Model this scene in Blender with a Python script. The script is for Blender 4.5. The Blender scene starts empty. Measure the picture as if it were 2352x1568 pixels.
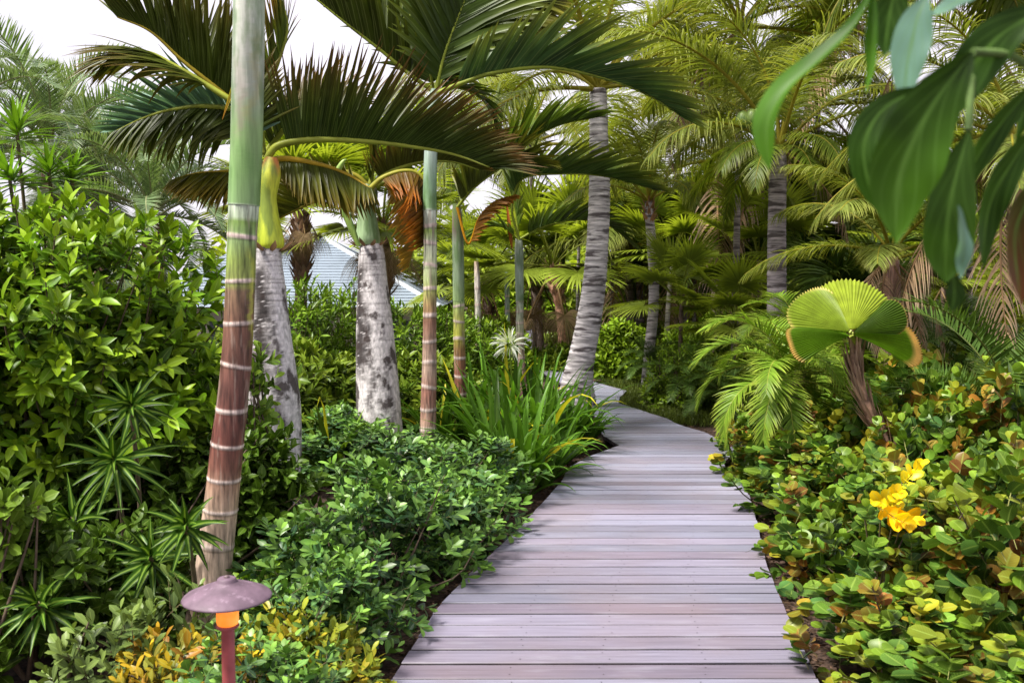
import bpy, math, random
import numpy as np
from mathutils import Vector, Quaternion
random.seed(7); RNG = np.random.default_rng(7)
C = bpy.context.scene.collection
rad = math.radians
# ------------------------------------------------------------------ camera maths (photo laid out at 2352 x 1568)
F, CX, CY, HZ, H = 2150.0, 1176.0, 784.0, 640.0, 1.55
PITCH = math.atan((CY-HZ)/F)
def P(px, py, Y):
    """world point seen at pixel (px,py) standing Y metres in front of the camera"""
    cx, cy = (px-CX)/F, (CY-py)/F
    d = np.array([cx, math.cos(PITCH)+cy*math.sin(PITCH), -math.sin(PITCH)+cy*math.cos(PITCH)])
    d = d*(Y/d[1]); return np.array([d[0], Y, H+d[2]])
def G(px, py, z=0.0):
    cx, cy = (px-CX)/F, (CY-py)/F
    d = np.array([cx, math.cos(PITCH)+cy*math.sin(PITCH), -math.sin(PITCH)+cy*math.cos(PITCH)])
    k = (z-H)/d[2]; return np.array([d[0]*k, d[1]*k, z])
def X(px, Y): return (px-CX)/F*Y
def smooth(a, b, x): t = np.clip((x-a)/(b-a), 0, 1); return t*t*(3-2*t)
def gz(x, y):
    return -0.06 - 1.5*smooth(13, 19, y)*smooth(-1.5, -5, x)
def nrm(v):
    v = np.asarray(v, float); return v/np.maximum(np.linalg.norm(v, axis=-1, keepdims=True), 1e-9)
def lerp(a, b, t): return a+(b-a)*t
def col(*c): return np.array(c, float)
# ------------------------------------------------------------------ mesh builder
class MB:
    def __init__(s): s.v=[]; s.f4=[]; s.f3=[]; s.c=[]; s.l=[]; s.n=0
    def add(s, v, f, c, l=None):
        v = np.asarray(v, float).reshape(-1,3); f = np.asarray(f)
        c = np.broadcast_to(np.asarray(c, float), (len(v),3))
        if l is None: l = np.zeros((len(v),3))
        s.v.append(v); s.c.append(c); s.l.append(np.asarray(l,float).reshape(-1,3))
        (s.f4 if f.shape[1]==4 else s.f3).append(f+s.n); s.n += len(v)
    def mesh(s, name, mat, origin=(0,0,0), smoothit=True):
        V = np.concatenate(s.v)-np.asarray(origin, float)
        me = bpy.data.meshes.new(name)
        f4 = np.concatenate(s.f4) if s.f4 else np.zeros((0,4),int)
        f3 = np.concatenate(s.f3) if s.f3 else np.zeros((0,3),int)
        me.vertices.add(len(V)); me.vertices.foreach_set('co', V.astype(np.float32).ravel())
        idx = np.concatenate([f4.ravel(), f3.ravel()]).astype(np.int32)
        tot = np.concatenate([np.full(len(f4),4), np.full(len(f3),3)]).astype(np.int32)
        st = (np.cumsum(tot)-tot).astype(np.int32)
        me.loops.add(len(idx)); me.loops.foreach_set('vertex_index', idx)
        me.polygons.add(len(tot)); me.polygons.foreach_set('loop_start', st); me.polygons.foreach_set('loop_total', tot)
        me.polygons.foreach_set('use_smooth', np.full(len(tot), smoothit))
        me.update(calc_edges=True)
        a = me.color_attributes.new('Col','FLOAT_COLOR','POINT')
        cc = np.ones((len(V),4),np.float32); cc[:,:3] = np.concatenate(s.c); a.data.foreach_set('color', cc.ravel())
        b = me.attributes.new('lc','FLOAT_VECTOR','POINT'); b.data.foreach_set('vector', np.concatenate(s.l).astype(np.float32).ravel())
        me.materials.append(mat); return me
    def build(s, name, mat, parent=None, origin=(0,0,0), smoothit=True):
        return link(name, s.mesh(name, mat, origin, smoothit), parent)
def link(name, me, parent=None, loc=(0,0,0), rz=0, sc=1, tilt=(0,0)):
    o = bpy.data.objects.new(name, me); C.objects.link(o)
    o.location = loc; o.rotation_euler = (tilt[0],tilt[1],rz); o.scale = (sc,)*3 if np.isscalar(sc) else sc
    if parent: o.parent = parent
    return o
def thing(name, label, cat, loc=(0,0,0), rz=0, group=None, sc=1):
    o = bpy.data.objects.new(name, None); C.objects.link(o); o.location = loc; o.rotation_euler=(0,0,rz)
    o.scale = (sc,)*3 if np.isscalar(sc) else sc; o.empty_display_size=.1
    return tag(o, label, cat, group)
def tag(o, label, cat, group=None, kind=None):
    if label: o['label']=label
    if cat: o['category']=cat
    if group: o['group']=group
    if kind: o['kind']=kind
    return o
def copy_tree(root, loc, rz=0, sc=1, label=None):
    r = root.copy(); C.objects.link(r); r.location=loc; r.rotation_euler=(0,0,rz); r.scale=(sc,)*3 if np.isscalar(sc) else sc
    if label: r['label']=label
    for ch in list(root.children):
        c = ch.copy(); C.objects.link(c); c.parent = r
        for g in ch.children:
            d = g.copy(); C.objects.link(d); d.parent = c
    return r
# ------------------------------------------------------------------ blades: leaves, leaflets, straps
PROF = {
 'leaf': lambda t: np.sin(np.pi*t**.85)**.9*(1-.15*t),
 'obov': lambda t: np.clip(np.sin(np.pi*t**1.45),0,1)**.65,
 'round':lambda t: np.sqrt(np.clip(1-(2*t**1.12-1)**2,0,1)),
 'strap':lambda t: np.clip(.55+1.5*t,0,1)*np.clip((1-t)/.55,0,1)**.7,
 'lance':lambda t: np.clip(.3+2.6*t,0,1)*np.clip((1-t)/.72,0,1)**.8,
 'fine': lambda t: np.clip(.6+3*t,0,1)*np.clip((1-t)/.8,0,1)**.6,
}
DOWN = np.array([0,0,-1.0])
def blades(mb, base, d, n, L, W, bend=0., fold=.25, nseg=4, prof='leaf', c0=(.05,.1,.02), c1=None, curl=0., cols=3, jit=.0, bp=1.3):
    base=np.atleast_2d(base); N=len(base); d=nrm(np.broadcast_to(d,(N,3))); n=np.broadcast_to(n,(N,3))
    L=np.broadcast_to(L,(N,)).astype(float); W=np.broadcast_to(W,(N,)).astype(float)
    bend=np.broadcast_to(bend,(N,)); curl=np.broadcast_to(curl,(N,))
    t=np.linspace(0,1,nseg+1); tm=(t[1:]+t[:-1])/2
    def dirs(tt):
        k=(tt**bp)[None,:,None]
        return nrm(d[:,None,:]+bend[:,None,None]*k*DOWN - curl[:,None,None]*k*n[:,None,:])
    step=dirs(tm)*(L/nseg)[:,None,None]
    p=np.concatenate([base[:,None,:], base[:,None,:]+np.cumsum(step,1)],1)
    D=dirs(t); S=nrm(np.cross(D,n[:,None,:])); NN=np.cross(S,D)
    w=(W[:,None]*np.maximum(PROF[prof](t),.03)[None,:]/2)[:,:,None]
    cf,sf=math.cos(fold),math.sin(fold)
    if cols==3: V=np.stack([p+(-S*cf+NN*sf)*w, p, p+(S*cf+NN*sf)*w],2); us=[-1,0,1]
    else: V=np.stack([p-S*w, p+S*w],2); us=[-1,1]
    K=cols; M=nseg+1
    fb=[]
    for i in range(nseg):
        for j in range(K-1):
            a=i*K+j; fb.append((a,a+1,a+K+1,a+K))
    fb=np.array(fb); f=(fb[None]+(np.arange(N)*M*K)[:,None,None]).reshape(-1,4)
    c0=np.broadcast_to(c0,(N,3)); c1=c0 if c1 is None else np.broadcast_to(c1,(N,3))
    tt=(t**3)[None,:,None]
    cc=c0[:,None,:]*(1-tt)+c1[:,None,:]*tt
    cc=np.repeat(cc[:,:,None,:],K,2)
    l=np.zeros((N,M,K,3)); l[...,0]=np.array(us); l[...,1]=t[None,:,None]; l[...,2]=RNG.random((N,1,1))
    mb.add(V.reshape(-1,3), f, cc.reshape(-1,3), l.reshape(-1,3))
def catmull(pts, m):
    p=np.asarray(pts,float); p=np.vstack([2*p[0]-p[1],p,2*p[-1]-p[-2]]); n=len(p)-3
    u=np.linspace(0,n,m); i=np.minimum(u.astype(int),n-1); t=(u-i)[:,None]
    a,b,c,d=p[i],p[i+1],p[i+2],p[i+3]
    return .5*((2*b)+(-a+c)*t+(2*a-5*b+4*c-d)*t*t+(-a+3*b-3*c+d)*t**3)
def resample(p, m):
    s=np.r_[0,np.cumsum(np.linalg.norm(np.diff(p[:,:3],axis=0),axis=1))]; u=np.linspace(0,s[-1],m)
    return np.stack([np.interp(u,s,p[:,k]) for k in range(p.shape[1])],1)
def tube(mb, path, r, ns=8, c=(.1,.1,.1), cap=True):
    """c: (3,), (M,3) or (M,ns,3)"""
    p=np.asarray(path,float); M=len(p); r=np.broadcast_to(r,(M,)) if np.ndim(r)<2 else r
    T=nrm(np.gradient(p,axis=0)); ref=np.array([0,1.,0]) if abs(T[0][1])<.8 else np.array([1.,0,0])
    A=nrm(np.cross(T,ref)); B=np.cross(T,A)
    th=np.arange(ns)*2*np.pi/ns
    R=(r[:,None] if np.ndim(r)==1 else r)[...,None]
    V=p[:,None,:]+R*(np.cos(th)[None,:,None]*A[:,None,:]+np.sin(th)[None,:,None]*B[:,None,:])
    i=np.arange(M-1)[:,None]*ns; j=np.arange(ns)[None,:]; j2=(j+1)%ns
    f=np.stack([i+j,i+j2,i+ns+j2,i+ns+j],-1).reshape(-1,4)
    c=np.asarray(c,float)
    if c.ndim==1: c=np.broadcast_to(c,(M,ns,3))
    elif c.ndim==2: c=np.broadcast_to(c[:,None,:],(M,ns,3))
    s=np.r_[0,np.cumsum(np.linalg.norm(np.diff(p,axis=0),axis=1))]
    l=np.zeros((M,ns,3)); l[...,0]=th[None,:]; l[...,1]=s[:,None]
    mb.add(V.reshape(-1,3), f, c.reshape(-1,3), l.reshape(-1,3))
    if cap:
        for k,fl in ((0,1),(M-1,0)):
            cv=np.vstack([V[k],p[k][None]]); q=np.arange(ns)
            ff=np.stack([q,(q+1)%ns,np.full(ns,ns)],1)
            mb.add(cv, ff[:,::-1] if not fl else ff, np.vstack([c[k],c[k][:1]]))
def frond(mb, pts, n=60, L=.5, W=.04, v=(30,10), ang=(60,25), droop=.6, c0=(.04,.08,.02), c1=None, cr=(.12,.16,.04),
          start=.12, rr=.012, nseg=5, cols=2, roll=0., jit=.15, fold=.25, prof='fine', both=True, lprof=None, sref=None, gap=0., side_shift=0):
    """a pinnate leaf: midrib along pts with two rows of leaflets"""
    p=resample(catmull(pts,60),60)
    R0=np.linspace(1,.18,60)*rr
    T=nrm(np.gradient(p,axis=0)); h=p[-1]-p[0]
    if sref is None:
        hh=np.array([h[0],h[1],0]); 
        if np.linalg.norm(hh)<.05*np.linalg.norm(h): hh=np.array([1,0,0])
        sref=np.cross(nrm(hh),[0,0,1.])
    S=nrm(sref-(T@sref)[:,None]*T); N=np.cross(S,T)
    if N[:,2].mean()<0 and roll==0: S=-S; N=-N
    cr_=np.asarray(cr,float)
    tube(mb,p,R0,6,cr_)
    L0=L
    for s in ((-1,1) if both else (1,)):
        t=np.linspace(start,.995,n)+RNG.normal(0,.15/n,n); t=np.clip(t,start,.998)
        if gap>0: t=t[RNG.random(n)>gap]
        m=len(t); k=t*59
        def at(A): return np.stack([np.interp(k,np.arange(60),A[:,q]) for q in range(3)],1)
        b,Tt,St,Nt=at(p),nrm(at(T)),nrm(at(S)),nrm(at(N))
        u=(t-start)/(1-start)
        ro=rad(roll); St,Nt=St*math.cos(ro)+Nt*math.sin(ro), Nt*math.cos(ro)-St*math.sin(ro)
        va=np.radians(lerp(v[0],v[1],u)+RNG.normal(0,6,m)); aa=np.radians(lerp(ang[0],ang[1],u)+RNG.normal(0,4,m))
        side=s*St*np.cos(va)[:,None]+Nt*np.sin(va)[:,None]
        d=np.cos(aa)[:,None]*Tt+np.sin(aa)[:,None]*side
        nn=nrm(Nt*np.cos(va)[:,None]-s*St*np.sin(va)[:,None])
        lp=np.clip(.55+1.6*u,0,1)*(1-.62*np.clip((u-.45)/.55,0,1)**1.6) if lprof is None else lprof(u)
        Ls=L0*lp*(1+RNG.normal(0,.07,m)); j=1+RNG.normal(0,jit,(m,1))
        cc=np.clip(np.asarray(c0)*j,0.003,1); c2=cc if c1 is None else np.clip(np.asarray(c1)*j,0.003,1)
        blades(mb,b,d,nn,Ls,W*(1+RNG.normal(0,.1,m))*np.clip(.7+lp*.4,0,1.1),bend=droop*(1+RNG.normal(0,.25,m)),fold=fold,nseg=nseg,prof=prof,c0=cc,c1=c2,cols=cols)
# ------------------------------------------------------------------ materials
def newmat(name):
    m=bpy.data.materials.new(name); m.use_nodes=True; nt=m.node_tree; nt.nodes.clear()
    out=nt.nodes.new('ShaderNodeOutputMaterial'); return m,nt,out
def nd(nt,t,**k):
    n=nt.nodes.new(t)
    for a,b in k.items():
        if a in n.inputs: n.inputs[a].default_value=b
        else: setattr(n,a,b)
    return n
def mathn(nt,op,a,b=None,cl=False):
    n=nt.nodes.new('ShaderNodeMath'); n.operation=op; n.use_clamp=cl
    for i,x in enumerate((a,b)):
        if x is None: continue
        if isinstance(x,(int,float)): n.inputs[i].default_value=x
        else: nt.links.new(x,n.inputs[i])
    return n.outputs[0]
def mixc(nt,f,a,b,mode='MIX'):
    n=nt.nodes.new('ShaderNodeMix'); n.data_type='RGBA'; n.blend_type=mode
    for s,x in ((n.inputs[0],f),(n.inputs[6],a),(n.inputs[7],b)):
        if isinstance(x,(int,float)): s.default_value=x
        elif isinstance(x,tuple): s.default_value=x+(1,)
        else: nt.links.new(x,s)
    return n.outputs[2]
def attr(nt,name,out='Color'):
    n=nt.nodes.new('ShaderNodeAttribute'); n.attribute_name=name; return n.outputs[out]
def ramp(nt,fac,stops):
    n=nt.nodes.new('ShaderNodeValToRGB'); cr=n.color_ramp
    while len(cr.elements)<len(stops): cr.elements.new(.5)
    for e,(p,c) in zip(cr.elements,stops): e.position=p; e.color=(c if isinstance(c,tuple) else (c,c,c))+(1,)
    nt.links.new(fac,n.inputs[0]); return n.outputs[0]
def noise(nt,scale=5,det=3,vec=None,sc=None,rough=.55,co='Object'):
    tc=nt.nodes.new('ShaderNodeTexCoord'); mp=nt.nodes.new('ShaderNodeMapping')
    nt.links.new(tc.outputs[co] if vec is None else vec, mp.inputs[0])
    if sc: mp.inputs['Scale'].default_value=sc
    n=nt.nodes.new('ShaderNodeTexNoise'); n.inputs['Scale'].default_value=scale; n.inputs['Detail'].default_value=det; n.inputs['Roughness'].default_value=rough
    nt.links.new(mp.outputs[0],n.inputs['Vector']); return n.outputs['Fac']
def leafmat(name, transl=.3, rough=.38, rib=.5, var=.5, nscale=9, spec=.14, tint=(1.25,1.3,.55), ribc=(.35,.45,.12), veins=0.,warm=True,ribw=7.):
    m,nt,out=newmat(name)
    c=attr(nt,'Col'); lc=attr(nt,'lc','Vector')
    sp=nd(nt,'ShaderNodeSeparateXYZ'); nt.links.new(lc,sp.inputs[0])
    nz=noise(nt,nscale,2)
    c=mixc(nt,1.0,c,ramp(nt,nz,[(.3,1-var*.5),(.7,1+var*.5)]),'MULTIPLY')
    if warm: c=mixc(nt,1.0,c,(1.12,1.0,.5),'MULTIPLY')
    au=mathn(nt,'ABSOLUTE',sp.outputs[0])
    r=mathn(nt,'MULTIPLY',mathn(nt,'SUBTRACT',1.0,mathn(nt,'MULTIPLY',au,ribw),True),rib)
    c=mixc(nt,r,c,ribc)
    if veins>0:
        q=mathn(nt,'ADD',mathn(nt,'MULTIPLY',sp.outputs[1],60),mathn(nt,'MULTIPLY',au,-14))
        q=mathn(nt,'GREATER_THAN',mathn(nt,'SINE',q),.85)
        c=mixc(nt,mathn(nt,'MULTIPLY',q,veins),c,ribc)
    pr=nd(nt,'ShaderNodeBsdfPrincipled'); nt.links.new(c,pr.inputs['Base Color']); pr.inputs['Roughness'].default_value=rough
    pr.inputs['Specular IOR Level'].default_value=spec
    tr=nd(nt,'ShaderNodeBsdfTranslucent'); ct=mixc(nt,1.0,c,tint,'MULTIPLY'); nt.links.new(ct,tr.inputs[0])
    mx=nd(nt,'ShaderNodeMixShader'); mx.inputs[0].default_value=transl
    nt.links.new(pr.outputs[0],mx.inputs[1]); nt.links.new(tr.outputs[0],mx.inputs[2]); nt.links.new(mx.outputs[0],out.inputs[0])
    return m
def simplemat(name, base=None, rough=.7, nz=None, bump=0., spec=.4, amt=(.7,1.25), sc=None, metallic=0, nz2=None):
    m,nt,out=newmat(name)
    c=attr(nt,'Col') if base is None else None
    pr=nd(nt,'ShaderNodeBsdfPrincipled'); pr.inputs['Roughness'].default_value=rough; pr.inputs['Specular IOR Level'].default_value=spec
    pr.inputs['Metallic'].default_value=metallic
    if nz:
        q=noise(nt,nz,4,sc=sc); f=ramp(nt,q,[(.32,amt[0]),(.68,amt[1])])
        if base is None: c=mixc(nt,1.0,c,f,'MULTIPLY')
        else: c=mixc(nt,1.0,base,f,'MULTIPLY')
        if nz2:
            q2=noise(nt,nz2[0],5,sc=nz2[1]); c=mixc(nt,ramp(nt,q2,[(nz2[3],0.),(nz2[3]+.08,nz2[4])]),c,nz2[2])
        nt.links.new(c,pr.inputs['Base Color'])
        if bump:
            b=nd(nt,'ShaderNodeBump'); b.inputs['Strength'].default_value=bump; b.inputs['Distance'].default_value=.01
            nt.links.new(q,b.inputs['Height']); nt.links.new(b.outputs[0],pr.inputs['Normal'])
    elif c is not None: nt.links.new(c,pr.inputs['Base Color'])
    else: pr.inputs['Base Color'].default_value=base+(1,)
    nt.links.new(pr.outputs[0],out.inputs[0]); return m
M={}
M['leaf']=leafmat('glossy_leaf',.15,.33,.35,.5,10)
M['leafbig']=leafmat('broad_leaf',.17,.32,.45,.6,7,veins=.18,ribc=(.3,.42,.08))
M['frond']=leafmat('palm_leaflet',.22,.36,.25,.45,6)
M['coco']=leafmat('backlit_palm_leaflet',.42,.4,.2,.5,3,tint=(1.35,1.3,.45))
M['gloss']=leafmat('dark_glossy_leaf',.12,.36,.3,.7,10,spec=.3,warm=False)
M['grey']=leafmat('greyish_leaflet',.25,.4,.25,.4,5,spec=.25,warm=False)
M['strap']=leafmat('strap_leaf',.3,.33,.15,.4,8)
M['vari']=leafmat('striped_leaf',.25,.35,.75,.3,8,ribc=(.24,.38,.05),ribw=2.2)
M['dry']=leafmat('dry_frond',.25,.7,.1,.6,5,spec=.1,tint=(1.1,1,.9),warm=False)
M['philo']=leafmat('climber_leaf',.45,.42,.6,.9,11,spec=.16,veins=.2,ribc=(.12,.24,.05),warm=False)
M['fan']=leafmat('pleated_leaf',.38,.42,0,.3,12,warm=True)
M['stem']=simplemat('twig_bark',None,.8,30,.3)
M['soil']=simplemat('mulch_soil',(.045,.026,.018),.95,35,.8,amt=(.35,1.9))
M['ring']=simplemat('ringed_palm_bark',None,.55,1,.25,sc=(60,60,7),amt=(.35,1.5),nz2=(1,(30,30,3),(.36,.28,.23),.56,.5))
M['sheath']=simplemat('waxy_crownshaft',None,.45,1,.12,sc=(38,38,3),amt=(.7,1.22),nz2=(1,(9,9,2.5),(.07,.15,.03),.52,.6))
M['bottle']=simplemat('pale_cracked_bark',None,.75,1,.5,sc=(45,45,22),amt=(.6,1.25),nz2=(1,(8,8,6),(.035,.022,.02),.52,.9))
M['coconut_bark']=simplemat('banded_grey_bark',None,.8,1,.6,sc=(5,5,46),amt=(.45,1.4),nz2=(1,(2.4,2.4,15),(.055,.04,.042),.52,.88))
M['bark']=simplemat('rough_bark',None,.85,1,.6,sc=(14,14,20),amt=(.5,1.5))
# deck
def deckmat():
    m,nt,out=newmat('weathered_deck_boards')
    c=attr(nt,'Col')
    g=noise(nt,1,5,sc=(2.2,60,60)); c=mixc(nt,1.0,c,ramp(nt,g,[(.3,.78),(.7,1.18)]),'MULTIPLY')
    w=noise(nt,1.3,4); c=mixc(nt,ramp(nt,w,[(.42,0.),(.7,.4)]),c,(.2,.145,.15))
    w2=noise(nt,1,4,sc=(3,18,3)); c=mixc(nt,ramp(nt,w2,[(.55,0.),(.8,.25)]),c,(.42,.42,.5))
    pr=nd(nt,'ShaderNodeBsdfPrincipled'); nt.links.new(c,pr.inputs['Base Color'])
    pr.inputs['Roughness'].default_value=.42; pr.inputs['Specular IOR Level'].default_value=.6
    b=nd(nt,'ShaderNodeBump'); b.inputs['Strength'].default_value=.35; b.inputs['Distance'].default_value=.004
    nt.links.new(g,b.inputs['Height']); nt.links.new(b.outputs[0],pr.inputs['Normal'])
    nt.links.new(pr.outputs[0],out.inputs[0]); return m
M['deck']=deckmat()
# ------------------------------------------------------------------ ground and boardwalk
mb=MB(); xs=np.r_[-400,-120,np.linspace(-40,40,81),120,400]; ys=np.r_[-120,-20,np.linspace(-6,60,133),150,500]
xx,yy=np.meshgrid(xs,ys); zz=gz(xx,yy)+np.where((xx**2+yy**2<1500),RNG.normal(0,.006,xx.shape),0)-.02
nx=len(xs); ii=np.arange(len(ys)-1)[:,None]*nx+np.arange(nx-1)[None]
mb.add(np.stack([xx,yy,zz],-1), np.stack([ii,ii+1,ii+nx+1,ii+nx],-1).reshape(-1,4),(.1,.1,.1))
tag(mb.build('ground',M['soil']),None,None,kind='structure')
Ledge=[(895,1568),(1000,1400),(1075,1320),(1135,1265),(1190,1215),(1240,1160),(1290,1105),(1302,1075),(1345,1050),(1422,1022),(1385,1000),(1370,960),(1345,925),(1300,885),(1255,862),(1228,845),(1196,815),(1192,740),(1188,700)]
Redge=[(1880,1568),(1840,1470),(1790,1370),(1760,1290),(1740,1200),(1718,1130),(1700,1105),(1660,1065),(1690,1030),(1620,992),(1560,975),(1530,960),(1420,925),(1424,912),(1440,897),(1365,877),(1300,860),(1285,846),(1240,815),(1216,740),(1205,700)]
def edgef(E):
    g=np.array([G(a,b)[:2] for a,b in E]); o=np.argsort(g[:,1]); g=g[o]
    g=np.vstack([[g[0,0]+(g[0,0]-g[1,0])*.9, g[0,1]-(g[1,1]-g[0,1])*.9],[0,0],g]) if False else g
    return g
LE,RE=edgef(Ledge),edgef(Redge)
def ex(E,y):
    y=np.asarray(y,float); r=np.interp(y,E[:,1],E[:,0])
    s=(E[1,0]-E[0,0])/(E[1,1]-E[0,1]); return np.where(y<E[0,1],E[0,0]+s*.5*(y-E[0,1]),r)
mb=MB(); nails=MB(); y=-1.0; k=0
rr_=random.Random(3)
while y<46:
    w=.142 if y<26 else .3; g=.0145
    y0,y1=y+g*.5,y+w-g*.5
    tone=rr_.random(); hue=rr_.random()
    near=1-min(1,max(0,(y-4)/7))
    c=np.array([.27,.285,.385])*(.72+.45*tone)  # base tone lightened for far boards, in place of light the canopy blocks
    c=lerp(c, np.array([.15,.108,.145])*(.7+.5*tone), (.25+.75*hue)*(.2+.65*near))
    xa0,xa1,xb0,xb1=[float(v)+rr_.uniform(-.004,.004) for v in (ex(LE,y0),ex(LE,y1),ex(RE,y0),ex(RE,y1))]
    z=rr_.uniform(-.0015,.0015); sk=.008*math.sin(y*.6); b=.004
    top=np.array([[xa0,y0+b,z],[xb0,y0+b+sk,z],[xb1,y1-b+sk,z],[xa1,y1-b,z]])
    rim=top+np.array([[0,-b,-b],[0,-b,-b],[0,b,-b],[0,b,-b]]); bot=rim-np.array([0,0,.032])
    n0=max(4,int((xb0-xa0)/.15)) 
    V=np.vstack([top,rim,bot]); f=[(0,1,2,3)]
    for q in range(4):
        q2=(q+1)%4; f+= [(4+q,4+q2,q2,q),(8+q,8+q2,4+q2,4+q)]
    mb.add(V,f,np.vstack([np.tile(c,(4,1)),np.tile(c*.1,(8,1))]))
    if y<9:
        for jx in (.28,.5,.74):
            for dy in (.035,.1):
                xn=lerp(xa0,xb0,jx)+rr_.uniform(-.02,.02); yn=y0+dy; th=np.arange(6)*np.pi/3
                nails.add(np.stack([xn+.0032*np.cos(th),yn+.0032*np.sin(th),np.full(6,z+.0012)],1),[(0,1,2,3),(0,3,4,5)],(.02,.015,.015))
    y+=w; k+=1
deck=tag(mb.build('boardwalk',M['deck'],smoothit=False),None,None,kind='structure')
tag(nails.build('nail_heads',simplemat('dark_nail',(.02,.016,.015),.6),deck,smoothit=False),None,None)
# litter on the mulch
mb=MB(); n=9000; Yl=RNG.uniform(3.0,13,n); side=RNG.random(n)<.5
off=RNG.exponential(.16,n)+.01; xl=np.where(side,ex(LE,Yl)-off,ex(RE,Yl)+off)
b=np.stack([xl,Yl,np.full(n,-.068)+RNG.random(n)*.02],1); a=RNG.uniform(0,2*np.pi,n); d=np.stack([np.cos(a),np.sin(a),RNG.normal(0,.2,n)],1)
tone=RNG.random((n,1)); cc=lerp(col(.03,.018,.012),col(.2,.12,.08),tone**2.2)
blades(mb,b,d,nrm(RNG.normal(0,.35,(n,3))+[0,0,1]),RNG.uniform(.015,.05,n),RNG.uniform(.006,.02,n),fold=.1,nseg=2,prof='leaf',c0=cc,cols=2)
tag(mb.build('leaf_litter',M['dry']),'dark wood chips and fallen leaf scraps along the boardwalk edges','leaf litter',kind='stuff')
# ------------------------------------------------------------------ trunks traced from pixel stations
def pxpath(pts, Y, step=3.0, ground=True, Yend=None):
    """pts: (px,py,width px) from top to bottom -> world centres, radii, py per station"""
    q=[np.r_[P(px,py,Y),w/2*Y/F,py] for px,py,w in pts]
    if ground:
        b=q[-1].copy(); dz=b[2]-(gz(b[0],Y)-.05)
        if dz>0:
            e=b.copy(); sl=(q[-1]-q[-2])/max(1e-6,abs(q[-1][2]-q[-2][2])); e[:2]+=sl[:2]*dz*.6; e[2]-=dz; e[3]=b[3]*1.03; e[4]=b[4]+dz*F/Y; q.append(e)
    q=np.array(q); m=max(12,int((q[-1,4]-q[0,4])/step))
    c=catmull(q,m*3); u=np.linspace(0,1,m); o=resample(c,m)
    return o
def ctab(tab, py):
    k=[t[0] for t in tab]; return np.stack([np.interp(py,k,[t[1][j] for t in tab]) for j in range(3)],-1)
def ringcol(o, ns, tab, rings, rw=7, ringc=(.52,.42,.38), patches=()):
    th=np.arange(ns)*2*np.pi/ns; py=o[:,4][:,None]+0*th[None]
    c=ctab(tab,py)
    rad_=np.repeat(o[:,3][:,None],ns,1).copy()
    for (ry,amp,ph,wd) in rings:
        dd=np.abs(py-ry-amp*np.sin(th+ph)[None])/ (wd/2)
        k=np.clip(1.6-dd*1.1,0,1)[...,None]; c=c*(1-k)+np.array(ringc)*k
        rad_*=1+.035*np.clip(1-dd*.6,0,1)
        below=np.clip(1-np.abs(py-ry-wd*.75)/ (wd*.35),0,1)[...,None]; c=c*(1-.45*below)
    return c,rad_
def ringed(name,label,pts,Y,tab,rings,group=None,ns=28,rw=8,step=2.2,bloom=None,sheath_to=None,cat='palm tree',parts=True,mat='ring'):
    o=pxpath(pts,Y,step); base=o[-1,:3].copy()
    t=thing(name,label,cat,base,group=group)
    rr=random.Random(int(Y*100)); R=[(r,rr.uniform(1.5,4)*(rw/8),rr.uniform(0,6.28),rw*rr.uniform(.8,1.2)) for r in rings]
    c,ra=ringcol(o,ns,tab,R,rw)
    if bloom:
        th=np.arange(ns)*2*np.pi/ns; py=o[:,4][:,None]+0*th[None]
        for (tc,wd,y0,y1,bc,s_) in bloom:
            wob=np.convolve(RNG.normal(0,1,len(o)),np.ones(19)/19,'same')*.9
            k=np.clip(1.4-np.abs(th[None]-tc-wob[:,None])/wd,0,1)*np.clip((py-y0)/35,0,1)*np.clip((y1-py)/35,0,1)*s_*(.75+.25*RNG.random(py.shape)); k=k[...,None]
            c=c*(1-k)+np.array(bc)*k
    # faint minor rings
    def seg(a,b,nm,mt):
        mb=MB(); tube(mb,o[a:b,:3],ra[a:b],ns,c[a:b]); return mb.build(nm,M[mt],t,base)
    if sheath_to is None: seg(0,len(o),'trunk',mat)
    else:
        k=int(np.searchsorted(o[:,4],sheath_to)); ra[:k+1]*=1.05
        seg(0,k+1,'crownshaft','sheath'); ra[k:k+1]/=1.05; seg(k,len(o),'trunk',mat)
    return t,o,base
GRN=(.16,.26,.08); PGRN=(.30,.40,.24); OLV=(.22,.25,.06); BRN=(.16,.07,.045); TAN=(.40,.28,.2); RED=(.26,.11,.08); PNK=(.46,.36,.31)
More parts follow.
